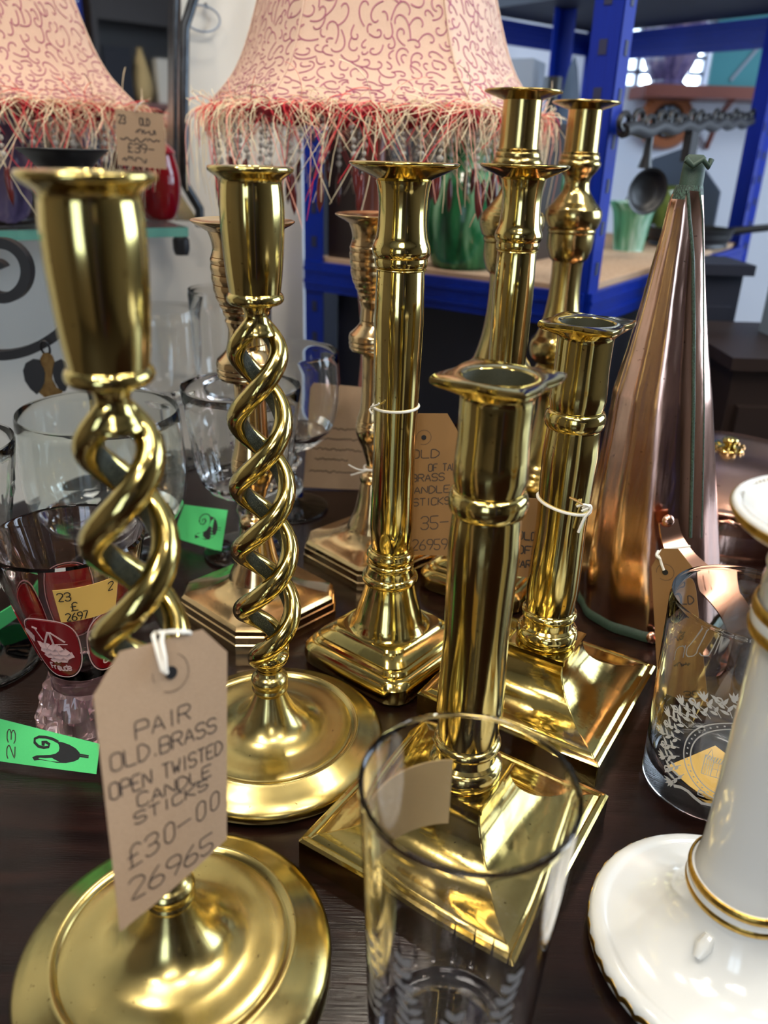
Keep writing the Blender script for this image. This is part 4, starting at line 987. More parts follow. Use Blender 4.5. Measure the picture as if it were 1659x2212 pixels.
o.parent = [x for x in bpy.data.objects if x.name.startswith('price_tag') and x.type == 'EMPTY'][-1]; o.matrix_parent_inverse = Matrix.Translation(-o.parent.location)
# tag on the copper handle
make_tag('price_tag', 'brown tag tied to the copper strap handle, seen through the engraved beaker', (aty(1405, 1184, .436), aty(1492, 1186, .424), aty(1530, 1532, .402), aty(1424, 1532, .414)),
    [('OLD', .45, .95, .33, .05, .0004), ('~', .40, .9, .45, .04, .0004), ('~', .35, .9, .56, .04, .0004), ('~', .3, .7, .72, .03, .0004), ('35', .5, .9, .93, .05, .0004)], mat='carddark', cu=.3, cv=.11, hole=(.34, .14), hr=.0018, wd=.0004, bend=.001,
    string=[(crv([aty(1490, 1180, .446), aty(1470, 1182, .444), aty(1440, 1186, .440), aty(1424, 1194, .434), aty(1428, 1215, .430), aty(1434, 1232, .4275)]), .0008), (crv([aty(1422, 1190, .436), aty(1418, 1200, .432), aty(1427, 1208, .430)]), .0008)])
# tag at the left lamp
make_tag('price_tag', 'small square brown tag hanging at the left lampshade in front of the mirror', (aty(248, 236, .90), aty(352, 246, .91), aty(360, 366, .91), aty(254, 356, .90)),
    [('23', .06, .22, .24, .15, .0007), ('OLD', .50, .72, .24, .13, .0007), ('~', .40, .82, .40, .1, .0007), ('~', .08, .90, .56, .12, .0008), ('£39-', .22, .80, .74, .16, .0007), ('~', .1, .6, .93, .12, .0007)], cu=.02, cv=.02, hole=None, bend=.0005,
    string=[(crv([aty(290, 240, .902), aty(300, 225, .90), aty(312, 218, .90)]), .0006)])
# bird-printed green ribbons
def bird(t, S, n0, L, u0=.42, u1=.92, v0=.18, v1=.86):
    mb = MB()
    f = lambda x, y: S(u0 + (u1-u0)*x, v0 + (v1-v0)*y, .0003)
    body = [(.86, .50), (.84, .34), (.77, .19), (.66, .09), (.53, .05), (.42, .07), (.47, .18), (.49, .32), (.48, .46), (.43, .58), (.34, .67), (.22, .73), (.10, .78), (.02, .88), (.06, 1.0), (.16, .94), (.30, .93), (.46, .95), (.62, .90), (.75, .79), (.83, .66)]
    mb.add([f(*p) for p in body], [tuple(range(len(body)))])
    mb.ribbon([f(*p) for p in ((.46, .08), (.36, .01), (.24, .0), (.12, .05), (.05, .16), (.05, .30), (.12, .42), (.22, .43), (.30, .36), (.31, .25), (.25, .19), (.18, .23), (.19, .31), (.23, .30))], n0, .00075)
    for dy in (.42, .50): mb.ribbon([f(.84, dy), f(1.0, dy - .01)], n0, .0004)
    L(mb).build('printed_bird', M['black'], t, 0, False)
def gtag(label, cs, lines, **kw):
    return make_tag('green_ribbon', label, cs, lines, mat='green', cu=.004, cv=.02, hole=None, bend=kw.pop('bend', .001), extra=bird if kw.pop('b', True) else None, nm='handwriting', group='bird printed green paper ribbons')
def zp(px, py, z): return atz(px, py, z)
t = gtag('green bird-printed paper ribbon lying on the table at the left edge, marked 23', (zp(-30, 1545, .0215), zp(216, 1607, .017), zp(208, 1672, .0030), zp(-30, 1640, .0035)), [])
t['category'] = 'ribbon'
S_, n_ = bilin(zp(-30, 1545, .0215), zp(216, 1607, .017), zp(208, 1672, .0030), zp(-30, 1640, .0035), bend=.001); mb = MB()
def rot_write(mb, S, n0, text, uc, vc, hu, hv, wd):
    st, W = strokes(text)
    for pl in st: mb.ribbon([S(uc - hu*(y - .5), vc + hv*(.5 - x/W), .0004) for x, y in soften(pl)], n0, wd)
rot_write(mb, S_, n_, '23', .235, .52, .075, .78, .0003)
mb.v = [tuple(Vector(p) - t.location) for p in mb.v]; mb.build('handwriting', M['ink'], t, 0, False)
t = gtag('green paper ribbon standing beside the facet cut goblet', (atz(398, 1090, .030), atz(492, 1102, .026), atz(478, 1192, .004), atz(372, 1160, .004)), []); t['category'] = 'ribbon'
t = gtag('green paper ribbon behind the ruby beaker at the left edge', (atz(-20, 1335, .020), atz(62, 1284, .020), atz(52, 1322, .005), atz(-20, 1372, .005)), [], b=False, bend=.0004); t['category'] = 'ribbon'

# ================================================================== LAMPS
def lampshade(loc, sc, label, kinds, seed, base_z, stem_mat):
    random.seed(seed)
    t = thing('table_lamp', label, 'lamp', loc); zo = .345
    P = sm([(0, .162), (.006, .158), (.016, .148), (.032, .134), (.055, .122), (.09, .110), (.13, .099), (.18, .088), (.23, .080)], 4)
    def sec(r, z, a):
        h = (a + PI/2 + PI/6) % (PI/3) - PI/6; rh = r*math.cos(PI/6)/math.cos(h)*1.06
        return (rh*.55 + r*.45)
    def sp(f, a, o=0):
        k = f*(len(P)-1); i = min(int(k), len(P)-2); u = k - i; z = P[i][0] + (P[i+1][0]-P[i][0])*u; r = P[i][1] + (P[i+1][1]-P[i][1])*u
        rr = sec(r, z, a) + o; return Vector((rr*math.cos(a)*sc, rr*math.sin(a)*sc, (z)*sc + zo - base_z))
    NA = 96; mb = MB(); NF = 40
    R = [[sp(f/NF, 2*PI*k/NA) for k in range(NA)] for f in range(NF+1)] + [[sp(f/NF, 2*PI*k/NA, -.0016) for k in range(NA)] for f in range(NF, -1, -1)]
    mb.loft(R + [R[0]]); sh = mb.build('shade', M['fabric'], t, 60)
    mb = MB()      # piped seams along the six ribs
    for q in range(6):
        a = -PI/2 + PI/6 + q*PI/3; mb.tube([sp(f/20, a, .0004) for f in range(21)], .0011*sc, 6)
    mb.build('seam_piping', M['fabric'], sh, 60)
    # printed scrollwork: curls branching all over
    mb = MB()
    ln = lambda f, a, pts, wd: mb.ribbon([sp(min(max(f + y, 0), 1), a + x, .0005) for x, y in pts], [Vector((math.cos(a + x), math.sin(a + x), .25)) for x, y in pts], wd)
    occ = {}; HT = P[-1][0]; cs = .0021
    def rad_at(f): i = min(int(f*(len(P)-1)), len(P)-1); return P[i][1]
    def try_curl(f0, a0, d0, sg, size, n):
        r = rad_at(f0); x = y = 0; d = d0; pts = []; kc = random.uniform(.42, .82)
        for k in range(n):
            pts.append((x/r, y/HT)); d += sg*(.04 + kc*(k/n)**1.5); x += size*math.cos(d); y += size*math.sin(d)
        cells = []
        for i, (x_, y_) in enumerate(pts):
            f = f0 + y_
            if f < .0 or f > .66: return False
            c = (int(((a0 + x_) % (2*PI))*.118/cs), int(f*HT/cs)); cells.append(c)
        bad = sum(1 for i, c in enumerate(cells[2:]) if any(occ.get((c[0]+i_, c[1]+j_), 0) for i_, j_ in ((0, 0), (1, 0), (-1, 0), (0, 1), (0, -1))))
        if bad > 1: return False
        for c in cells: occ[c] = 1
        ln(f0, a0, pts, .00054*sc); heads.append((f0 + pts[n//3][1], a0 + pts[n//3][0], d0 + sg*.4, -sg)); heads.append((f0 + pts[n//2][1], a0 + pts[n//2][0], d0, sg)); return True
    heads = []
    for i in range(42000):
        if heads and random.random() < .5:
            f0, a0, d0, sg = random.choice(heads); d0 += random.uniform(-.9, .9)
        else: f0, a0, d0, sg = random.uniform(.0, .62), random.uniform(0, 2*PI), random.uniform(0, 2*PI), random.choice((-1, 1))
        try_curl(f0, a0, d0, sg, random.choice((.0012, .0015, .0018))*(1 if i < 14000 else .8 if i < 28000 else .62), 17 if i < 14000 else 13)
    mb.build('scroll_print', M['print'], sh, 0, False)
    # ragged two-colour fringe, crimson gimp and bead strands
    mb = MB(); mb.tube([sp(0, 2*PI*k/120, .001) + Vector((0, 0, -.004 + .002*math.sin(k*2.1))) for k in range(120)], .0045*sc, 6, True); mb.build('gimp_band', M['ribbon'], t, 60)
    for nm_, mat, cnt, lo, hi in (('cream_fringe', 'creamthread', 1050, .012, .05), ('red_fringe', 'redthread', 330, .012, .045), ('pink_fringe', 'pinkthread', 360, .012, .045)):
        mb = MB()
        for i in range(cnt):
            a = random.uniform(0, 2*PI); p = sp(random.uniform(0, .05), a, .002); o = Vector((math.cos(a), math.sin(a), 0)); tg = Vector((-o.y, o.x, 0))
            L_ = random.uniform(lo, hi); long_ = random.random() < .10
            if long_: L_ = random.uniform(.06, .115)
            v = o*random.uniform(.3, 1.0) + Vector((0, 0, random.uniform(-.9, 1.1))) + tg*random.uniform(-1.2, 1.2); v.normalize(); n = 9; pts = [p]; st_ = L_/n
            g = random.uniform(.45, .9) if long_ else random.uniform(.02, .55); cu_ = random.uniform(-.5, .5)
            for k in range(n): v = (v + Vector((0, 0, -g)) + tg*(cu_ + random.uniform(-.2, .2)) - o*.10).normalized(); p = p + v*st_; pts.append(p)
            mb.tube(pts, [.00036*sc]*(n) + [.0002], 3, cap=False)
        mb.build(nm_, M[mat], t, 60, False)
    bs = MB(); bd = MB(); z = -.004; bs.tube([(0, 0, 0), (0, 0, -.062)], .0004, 4)
    for k, r in enumerate((.0022, .0030, .0022, .0028, .0022, .0032)):
        z -= r; bs.lathe([(z + r*math.cos(q), r*math.sin(q)) for q in [PI*j/6 for j in range(7)]], 10); z -= r + .0012
    proto = None; nst = 44
    for k in range(nst):
        a = 2*PI*(k + random.uniform(-.25, .25))/nst; p = sp(0, a, -.003) + Vector((0, 0, -.004))
        if proto is None:
            proto = bs.build('bead_strand', M['beadglass'], t, 60)
            dm = MB(); dm.lathe(sm([(-.046, 0), (-.050, .0022), (-.060, .0034), (-.072, .0026), (-.080, 0)], 3), 10); drop = dm.build('drop_bead', M['dropbead'], proto, 60); o_ = proto
        else:
            o_ = proto.copy(); COL.objects.link(o_); o_.parent = t; d_ = drop.copy(); COL.objects.link(d_); d_.parent = o_
        o_.location = p; o_.rotation_euler = (random.uniform(-.12, .12), random.uniform(-.12, .12), a); o_.scale = (1, 1, random.uniform(.8, 1.25))
    # stem, foot, harp
    H1 = zo - base_z
    mb = MB(); mb.lathe(sm([(0, 0, 's'), (0, .052, 's'), (.006, .055), (.014, .048), (.022, .028), (.03, .016), (.034, 0)], 4), 40); mb.build('foot', M[stem_mat], t)
    mb = MB(); mb.lathe(sm([(.03, 0, 's'), (.03, .014)] + [(.03 + (H1 - .03)*f, r) for f, r in ((.25, .010), (.5, .016), (.75, .011), (.97, .012))] + [(H1, .010), (H1 + .06*sc, .009), (H1 + .06*sc, 0)], 4), 32); mb.build('stem', M[stem_mat], t)
    mb = MB(); zt_ = H1 + .215*sc
    for s_ in (-1, 1): mb.tube([(0, 0, H1 + .05*sc), (s_*.04, 0, H1 + .09*sc), (s_*.045, 0, zt_ - .05), (0, 0, zt_)], .0015, 6)
    for q in range(3): a = q*2*PI/3; mb.tube([(0, 0, zt_), (.084*sc*math.cos(a), .084*sc*math.sin(a), zt_ + .012)], .0012, 6)
    mb.build('shade_carrier', M['chrome'], t, 60)
    mb = MB(); mb.lathe(sm([(H1 + .06*sc, 0, 's'), (H1 + .06*sc, .012), (H1 + .075*sc, .013), (H1 + .10*sc, .028), (H1 + .125*sc, .024), (H1 + .14*sc, 0)], 4), 24); mb.build('light_bulb', M['porcelain'], t)
    return t
lampshade((-.0215, .902, 0), 1.03, 'table lamp with the fringed peach shade behind the tall candlesticks', 0, 11, 0, 'lamppole')
SHZ = .2225
lampshade((-.470, .985, SHZ), 1.10, 'table lamp with a fringed peach shade on the glass shelf, top left corner', 0, 12, SHZ, 'darkwood')

# ================================================================== GLASS SHELF, MIRROR, IRON CANDLE HOLDER
FE0 = Vector((-.4238, .9, 0)); FD = WD
e1 = aty(418, 488, 1.036); pr = Vector((e1.x, FE0.y + .6*(e1.x - FE0.x), 0)); pl_ = FE0 - FD*.75
dW = (W0 - FE0).dot(-WN) - .002
gs = thing('glass_shelf', 'clear glass wall shelf with a green edge under the mirror', 'shelf', (FE0.x, FE0.y, SHZ - .0115))
mb = MB(); q = [pl_, pr, pr - WN*dW, pl_ - WN*dW]; mb.extrude([p - FE0 for p in q], (0, 0, .0110)); mb.build('glass_panel', M['shelfglass'], gs, 0)
mb = MB(); mb.bar(pl_ - FE0 + WN*.0007 + Vector((0, 0, .0055)), pr - FE0 + WN*.0007 + Vector((0, 0, .0055)), .0010, .0106); mb.build('polished_edge', M['shelfedge'], gs, 0)
mb = MB(); ce = pr - FE0 - FD*.006 - WN*.012; mb.lathe([(-.022, 0), (-.022, .008), (-.016, .010), (-.004, .010), (0, .007), (0, 0)], 20, (ce.x, ce.y)); mb.build('end_stop', M['iron'], gs)
for f in (.25, .62):
    p = pl_ + (pr - pl_)*f - WN*dW - FE0
    mb = MB(); mb.bar(p + Vector((0, 0, -.004)), p + WN*(dW*.8) + Vector((0, 0, -.004)), .014, .008); mb.bar(p + Vector((0, 0, -.06)) + WN*.006, p + Vector((0, 0, 0)) + WN*.006, .014, .010, WN); mb.build('bracket', M['chrome'], gs, 0)
# mirror leaning at the wall
MP0 = Vector((-.30, 1.235, 0)); ma_ = math.atan(.35); MN = Vector((math.sin(ma_), -math.cos(ma_), 0)); onm = lambda px, py: onplane(px, py, MP0, MN)
mi = thing('wall_mirror', 'tall mirror in a dark metal frame standing on the glass shelf', 'mirror', (MP0.x, MP0.y, SHZ))
I0 = Vector((MP0.x, MP0.y, SHZ))
zb_ = SHZ + .004
def mp(px, py): p = onm(px, py); return p - I0
mb = MB(); mb.extrude([mp(8, -260), mp(362, -260), mp(362, 412), mp(8, 402)], -MN*.004); mb.build('mirror_glass', M['mirror'], mi, 0)
mb = MB(); mb.extrude([mp(362, -260), mp(391, -260), mp(391, 418), mp(362, 412)], -MN*.004); mb.extrude([mp(8, 402), mp(362, 413), mp(391, 420), mp(430, 478), mp(8, 466)], -MN*.003); mb.build('bevelled_border', M['bevel'], mi, 0)
def frm(px, py): return mp(px, py)
mb = MB(); mb.tube([frm(470, -180), frm(424, -20), frm(399, 58), frm(397, 200), frm(398, 396), frm(431, 452), frm(432, 490)], .0068, 10); mb.tube([frm(379, -260), frm(379, 420)], .0030, 8); mb.build('metal_frame', M['frame'], mi, 50)
# wall hook with a grey oval pendant between mirror and lamp
hk = onplane(437, 40, W0 + WN*.012, WN); t = thing('wall_ornament', 'small grey oval ornament hung on the white wall beside the mirror', 'ornament', hk)
mb = MB(); pts = [hk*0 + WD*(.026*math.cos(2*PI*k/40)) + Vector((0, 0, .016*math.sin(2*PI*k/40))) for k in range(40)]; mb.tube(pts, .0014, 8, True); mb.build('ring', M['greybox'], t, 60)
mb = MB(); mb.tube([Vector((0, 0, .015)) + WD*.008, -WN*.012 + Vector((0, 0, .02)) + WD*.010], .002, 6); mb.build('hook', M['iron'], t, 60)
# dark red cut glass bowl on the shelf
bp = aty(336, 365, 1.10); t = thing('ruby_bowl', 'small dark red glass jar on the glass shelf under the brown tag', 'jar', (bp.x, bp.y, SHZ))
mb = MB(); mb.lathe(sm([(0, 0, 's'), (0, .018), (.02, .027), (.05, .030), (.075, .025), (.078, .024, 's'), (.074, .022), (.05, .027), (.006, .017), (.006, 0)], 4), 32); mb.build('jar_body', M['ruby'], t)
mb = MB(); mb.lathe(sm([(.078, 0, 's'), (.078, .025), (.086, .022), (.094, .012), (.10, .008), (.106, 0)], 4), 24); mb.build('lid', M['ruby'], t)
bp = aty(8, 380, .985); t = thing('violet_vase', 'violet glass vase on the shelf at the left edge', 'vase', (bp.x, bp.y - .02, SHZ))
mb = MB(); mb.lathe(sm([(0, 0, 's'), (0, .022), (.02, .034), (.06, .038), (.10, .028), (.115, .030, 's'), (.112, .026), (.06, .034), (.006, .02), (.006, 0)], 4), 32); mb.build('vase_body', M['purple'], t)

# wrought iron candle holder
IY = .70; ip = aty(135, 325, IY); IX = ip.x; I1 = Vector((IX, IY, 0))
ir = thing('iron_candle_holder', 'black wrought iron scroll candle holder behind the front left candlestick', 'candle holder', (IX, IY, 0))
pz = ip.z; pk = 90/1712*.66
mb = MB(); mb.lathe(sm([(pz - .045, 0, 's'), (pz - .045, .012), (pz - .020, .0165), (pz - .018, .0175), (pz - .006, .027), (pz, pk), (pz + .0015, pk + .0005, 's'), (pz - .004, .027), (pz - .010, 0)], 4), 40); mb.build('drip_pan', M['iron'], ir)
mb = MB(); mb.tube([(0, 0, .006), (0, 0, pz - .04)], .0045, 10); mb.build('stem', M['iron'], ir)
mb = MB(); mb.lathe(sm([(0, 0, 's'), (0, .048, 's'), (.004, .050), (.008, .046), (.010, .012), (.014, 0)], 4), 40); mb.build('foot', M['iron'], ir)
def ipx(px, py): return aty(px, py, IY - .004) - I1
mb = MB(); spc = []
for k in range(46):
    a = k/45; ang = PI*.62 - a*PI*2.25; r_ = 66*(1 - a**1.6*.82) + 2; spc.append(ipx(2 + r_*math.cos(ang)*.95, 592 - r_*math.sin(ang)*1.0))
spc = crv([ipx(-120, 600), ipx(-90, 545)], 4) + spc
def flatbar(pts, w_, th):
    R = []
    for i, p in enumerate(pts):
        tn = (pts[min(i+1, len(pts)-1)] - pts[max(i-1, 0)]).normalized(); yv = Vector((0, 1, 0)); nn = tn.cross(yv).normalized()
        R.append([p + nn*th/2 - yv*w_/2, p + nn*th/2 + yv*w_/2, p - nn*th/2 + yv*w_/2, p - nn*th/2 - yv*w_/2])
    return R
mb.loft(flatbar(spc, .010, .0085), True, True, True); mb.build('scroll', M['iron'], ir, 40)
mb = MB(); arc = crv([ipx(190, 640), ipx(165, 680), ipx(125, 722), ipx(60, 757), ipx(-10, 766), ipx(-90, 745), ipx(-150, 690), ipx(-120, 600)], 6); mb.loft(flatbar(arc, .010, .0080), True, True, True); mb.build('curved_arm', M['iron'], ir, 40)
mb = MB(); mb.tube(crv([ipx(190, 640), ipx(160, 640), ipx(140, 660)], 4), .004, 8); mb.build('arm_joint', M['iron'], ir, 60)
hp_ = ipx(98, 742) + I1
ht = thing('heart_charm', 'rusty brass heart charm with dark wings hanging from the iron scroll', 'charm', (hp_.x, IY - .012, hp_.z))
hx = lambda px, py: aty(px, py, IY - .012) - ht.location
mb = MB(); mb.tube([hx(98 + 9*math.cos(2*PI*k/20), 752 + 17*math.sin(2*PI*k/20)) + Vector((0, .004*math.sin(2*PI*k/20), 0)) for k in range(20)], .0011, 6, True); mb.build('split_ring', M['iron'], ht, 60)
body = [(86, 775), (92, 764), (102, 762), (112, 768), (117, 782), (113, 800), (112, 820), (122, 838), (136, 846), (126, 858), (112, 866), (98, 860), (84, 848), (96, 828), (98, 806), (90, 788)]
mb = MB(); mb.extrude([hx(*p) for p in body], (0, .0014, 0)); mb.build('brass_body', M['heart'], ht, 0)
for wing in ([(84, 778), (70, 776), (56, 784), (50, 800), (54, 822), (66, 840), (80, 852), (92, 836), (97, 816), (95, 796)], [(118, 782), (130, 776), (142, 782), (148, 800), (150, 824), (140, 846), (128, 840), (118, 824), (114, 804)]):
    mb = MB(); mb.extrude([hx(*p) + Vector((0, -.0006, 0)) for p in wing], (0, .0026, 0)); mb.build('dark_wing', M['iron'], ht, 0)

# ================================================================== BLUE RACKS AND WHAT STANDS ON THEM
P0 = Vector((.2560, 1.06, 0)); P1 = Vector((-.140, 1.325, 0))
FV = (P0 - P1).normalized(); SV = Vector((-FV.y, FV.x, 0))
if SV.y < 0: SV = -SV
LEN = .90; P2 = P0 + SV*LEN; P3 = P1 + SV*LEN
SZ = .1500
rk = thing('blue_rack', 'blue steel shelving rack behind the candlesticks with pottery on its shelf', 'shelving', (P0.x, P0.y, FLOOR))
RO = Vector((P0.x, P0.y, FLOOR))
def post(p, u, v, root, ro, z1=CEIL - .12):
    """L-angle post: two flanges along u and v, slotted"""
    mb = MB(); wv = .037; th = .0022; z0 = FLOOR
    for d, n_ in ((u, v), (v, u)):
        a = p + d*(wv/2) + n_*th/2; mb.bar(Vector((a.x, a.y, z0)) - ro, Vector((a.x, a.y, z1)) - ro, th, wv, d)
    mb.build('post', M['blue'], root, 0)
    mb = MB()
    for k in range(int((z1 - z0)/.05)):
        z = z0 + .03 + .05*k
        for d, n_ in ((u, v), (v, u)):
            a = p + d*(wv*.55) - n_*.0006; mb.box((0, 0, 0), (1, 1, 1), 0, Matrix.Translation(Vector((a.x, a.y, z)) - ro) @ Matrix(((d.x*.010, -n_.x*.0012, 0, 0), (d.y*.010, -n_.y*.0012, 0, 0), (0, 0, .016, 0), (0, 0, 0, 1))))
    mb.build('post_slots', M['slot'], root, 0)
    root.children[-1]['kind'] = 'stuff'
for p, u, v in ((P0, -FV, SV), (P1, FV, SV), (P2, -FV, -SV), (P3, FV, -SV)): post(p, u, v, rk, RO)
def beam(a, b2, z, h, root, ro, nm='beam'):
    mb = MB(); A = Vector((a.x, a.y, z)) - ro; B = Vector((b2.x, b2.y, z)) - ro
    mb.bar(A, B, .010, h); mb.bar(A + Vector((0, 0, h*.22)), B + Vector((0, 0, h*.22)), .014, h*.12); mb.bar(A - Vector((0, 0, h*.22)), B - Vector((0, 0, h*.22)), .014, h*.12); mb.build(nm, M['blue'], root, 0)
BH = .045
for z in (SZ, -.42, SZ + 1.2):
    for a, b2 in ((P0, P1), (P0, P2), (P1, P3), (P2, P3)):
        ins = ((a - b2).normalized()); beam(a - ins*.004, b2 + ins*.004, z - BH/2, BH, rk, RO)
    mb = MB(); q = [P0 - FV*.012 + SV*.012, P1 + FV*.012 + SV*.012, P3 + FV*.012 - SV*.012, P2 - FV*.012 - SV*.012]
    mb.extrude([Vector((p.x, p.y, z - .006)) - RO for p in q], (0, 0, .012)); mb.build('shelf_board', M['chip'], rk, 0)
ST = SZ + .0062
# second rack beyond
Q0 = Vector((.80, 2.02, 0)); rk2 = thing('blue_rack', 'second blue steel rack further back at the right', 'shelving', (Q0.x, Q0.y, FLOOR)); RO2 = Vector((Q0.x, Q0.y, FLOOR))
Q1 = Q0 - FV*-.0; Q0b = aty(1648, 300, 2.02); Q0 = Vector((Q0b.x, 2.02, 0)); rk2.location = (Q0.x, Q0.y, FLOOR); RO2 = Vector((Q0.x, Q0.y, FLOOR))
QA = Vector((aty(1290, 60, 2.42).x, 2.42, 0)); QB = Q0; QV = (QB - QA).normalized(); QN = Vector((-QV.y, QV.x, 0)); QN = QN if QN.y < 0 else -QN
zt2 = aty(1450, 48, 2.2).z
post(QB, -QV, -QN, rk2, RO2); QC = QB + QN*-.0
for a, b2 in ((QA, QB),): beam(a, b2 + QV*.5, zt2 - .035, .06, rk2, RO2)
mb = MB(); mb.extrude([Vector((p.x, p.y, zt2)) - RO2 for p in (QA, QB + QV*.5, QB + QV*.5 + QN*.45, QA + QN*.45)], (0, 0, .018)); mb.build('shelf_board', M['navy'], rk2, 0)
for e in (QA + QN*.45,): post(e, QV, -QN, rk2, RO2) if False else None
beam(QA, QA + QN*.45, zt2 - .03, .05, rk2, RO2)
post(QA, QV, QN, rk2, RO2)
# pottery on the rack shelf
def sh_pt(px, py): return atz(px, py, ST)
def vase(name, label, p, k, prof, mat, cat='vase', seg=48):
    t = thing(name, label, cat, (p.x, p.y, ST)); pr_ = [(z*k, r*k) + ((q[2],) if len(q) > 2 else ()) for q in prof for z, r in [q[:2]]]
    mb = MB(); mb.lathe(sm(pr_, 4), seg); mb.build('pot_body', M[mat], t, 60); return t
def inside(f, g): return P0 - FV*f + SV*g
def rack_px(px, y, py=190): p = aty(px, py, y); return Vector((p.x, y, 0))
p = aty(1004, 480, 1.245); vase('green_jug', 'tall green glazed jug on the blue rack behind the column candlestick', p, .92, [(0, 0, 's'), (0, .045), (.03, .056), (.08, .060), (.12, .054), (.150, .040), (.172, .038), (.190, .048, 's'), (.188, .043), (.16, .032), (.1, .045), (.1, 0)], 'greenglaze', 'jug')
j = [o for o in bpy.data.objects if o.name == 'green_jug'][0]
mb = MB(); mb.tube(crv([Vector((.036, 0, .155)), Vector((.066, 0, .150)), Vector((.074, 0, .11)), Vector((.052, 0, .07))]), .006, 8); mb.build('handle', M['greenglaze'], j, 60)
p = atz(1178, 545, ST); vase('green_vase', 'dark green glazed vase on the rack between the two tallest candlesticks', p, .85, [(0, 0, 's'), (0, .032), (.03, .042), (.08, .046), (.14, .038), (.19, .030), (.205, .036, 's'), (.203, .031), (.14, .034), (.1, 0)], 'greenglaze')
p = atz(1356, 540, ST); t = vase('dripped_planter', 'pale green drip glazed planter on the rack right of the blue post', p, .80, [(0, 0, 's'), (0, .032), (.006, .035), (.06, .042), (.085, .047), (.098, .054), (.106, .058, 's'), (.104, .053), (.08, .042), (.02, .032), (.02, 0)], 'drip', 'planter')
p = atz(1400, 520, ST); p = Vector((p.x + .010, p.y + .035, 0)); vase('olive_bowl', 'round olive glazed bowl on the rack behind the pale planter', p, .78, [(0, 0, 's'), (0, .045), (.02, .066), (.06, .080), (.095, .078), (.125, .064), (.138, .066, 's'), (.136, .060), (.09, .074), (.02, .06), (.02, 0)], 'olive', 'bowl')
def boxy(name, label, cat, p, dims, mat, rz=0, lid=None, z=ST):
    t = thing(name, label, cat, (p.x, p.y, z), rz); d = dims; mb = MB()
    rr = [sq_ring(.5, .03, 0, PI/4, 3)]
    mb.loft([[(x*d[0], y*d[1], zz) for x, y, _ in sq_ring(.5*s_, .03, 0, PI/4, 3)] for zz, s_ in ((0, .99), (.003, 1), (d[2] - .003, 1), (d[2], .99))], True, True, True); mb.build('box_body', M[mat], t, 30)
    mb = MB()
    if lid: mb.box((0, 0, d[2] + .004), (d[0]*1.02, d[1]*1.02, .01)); mb.build('lid', M[lid], t, 0)
    return t
ya = math.atan2(FV.y, FV.x)
def rk_at(f, g): return P1 + FV*f + SV*g
boxy('wooden_box', 'dark wooden box on the rack beside the left blue post', 'box', rk_at(.088, .060), (.115, .08, .205), 'darkwood', ya, 'darkwood')
boxy('wooden_box', 'added second dark wooden box on the rack, behind the tall green jug', 'box', rk_at(.165, .26), (.26, .10, .195), 'darkwood', ya, 'darkwood')  # added to darken the rack behind the jug
boxy('added_block', 'added very dark navy crate on the bottom of the blue rack', 'block', inside(.225, .22), (.43, .38, .515), 'navy', ya, 'navy', -.42 + .0062)  # added so the space under the shelf reads dark
boxy('added_block', 'added very dark navy crate at the far end of the bottom rack shelf', 'block', inside(.225, .64), (.43, .40, .515), 'navy', ya, 'navy', -.42 + .0062)  # added too, carries the darkness on to the far end
boxy('grey_box', 'tall pale grey board box at the back of the rack above the brass rims', 'box', rack_px(1108, 1.78), (.10, .10, .325), 'greybox', ya + .2, None)
# slate pyramid clock case
p = rack_px(1234, 1.72); t = thing('pyramid_ornament', 'dark slate pyramid ornament beside the blue post, above the brass rims', 'ornament', (p.x, p.y, ST), ya + .5)
mb = MB(); mb.loft([[(x*s_, y*s_, z) for x, y, _ in sq_ring(.05, .002, 0, 0, 2)] for z, s_ in ((0, 1), (.012, 1), (.016, .9), (.31, .12), (.33, .02))], True, True, True); mb.build('pyramid', M['slate'], t, 20)
p = rack_px(1194, 1.66); t = thing('dark_bottle', 'dark square-topped bottle at the back of the rack left of the pyramid', 'bottle', (p.x, p.y, ST))
mb = MB(); mb.lathe(sm([(0, 0, 's'), (0, .022), (.15, .024), (.20, .018), (.23, .011), (.26, .011, 's'), (.262, .017, 's'), (.29, .017, 's'), (.29, 0)], 4), 24); mb.build('bottle_body', M['iron'], t)
# slate board leaning behind the bowl
p = rack_px(1452, 1.85, 400); t = thing('slate_board', 'slate blue diamond shaped board standing behind the olive bowl', 'board', (p.x, p.y, ST))
mb = MB(); mb.extrude([FV*x + Vector((0, 0, z)) for x, z in ((-.11, 0), (.10, 0), (.10, .10), (.02, .185), (-.05, .16), (-.11, .05))], SV*.012); mb.build('board', M['slate'], t, 0)
# ornate cast-iron rail between two posts, with a ladle hanging from it
A_ = aty(1346, 283, 1.045); B_ = aty(1622, 265, P2.y - .03); rl_ = thing('iron_rail', 'ornate black cast iron rail across the side of the blue rack', 'rail', A_)
D_ = B_ - A_; mb = MB(); nn = D_.cross(Vector((0, 0, 1))).normalized()
mb.tube([D_*f + Vector((0, 0, .003*math.sin(f*40))) for f in [k/40 for k in range(41)]], .0085, 8)
random.seed(9)
for k in range(16):
    f = k/15; c = D_*f + Vector((0, 0, .010 + .004*math.sin(k*2.2))); mb.tube([c + D_.normalized()*.02*math.cos(a) + Vector((0, 0, .009*math.sin(a))) for a in [2*PI*j/12 for j in range(12)]], .0035, 6, True)
mb.build('cast_bar', M['iron'], rl_, 60)
c = D_*.42 + Vector((0, 0, -.03)); mb = MB(); mb.bar(c + Vector((0, 0, .03)), c + Vector((0, 0, -.02)), .012, .05, D_.normalized()); mb.build('cleat', M['iron'], rl_, 0)
lp = aty(1403, 300, 1.16); t = thing('iron_ladle', 'dark round iron ladle hanging below the cast iron rail', 'ladle', lp)
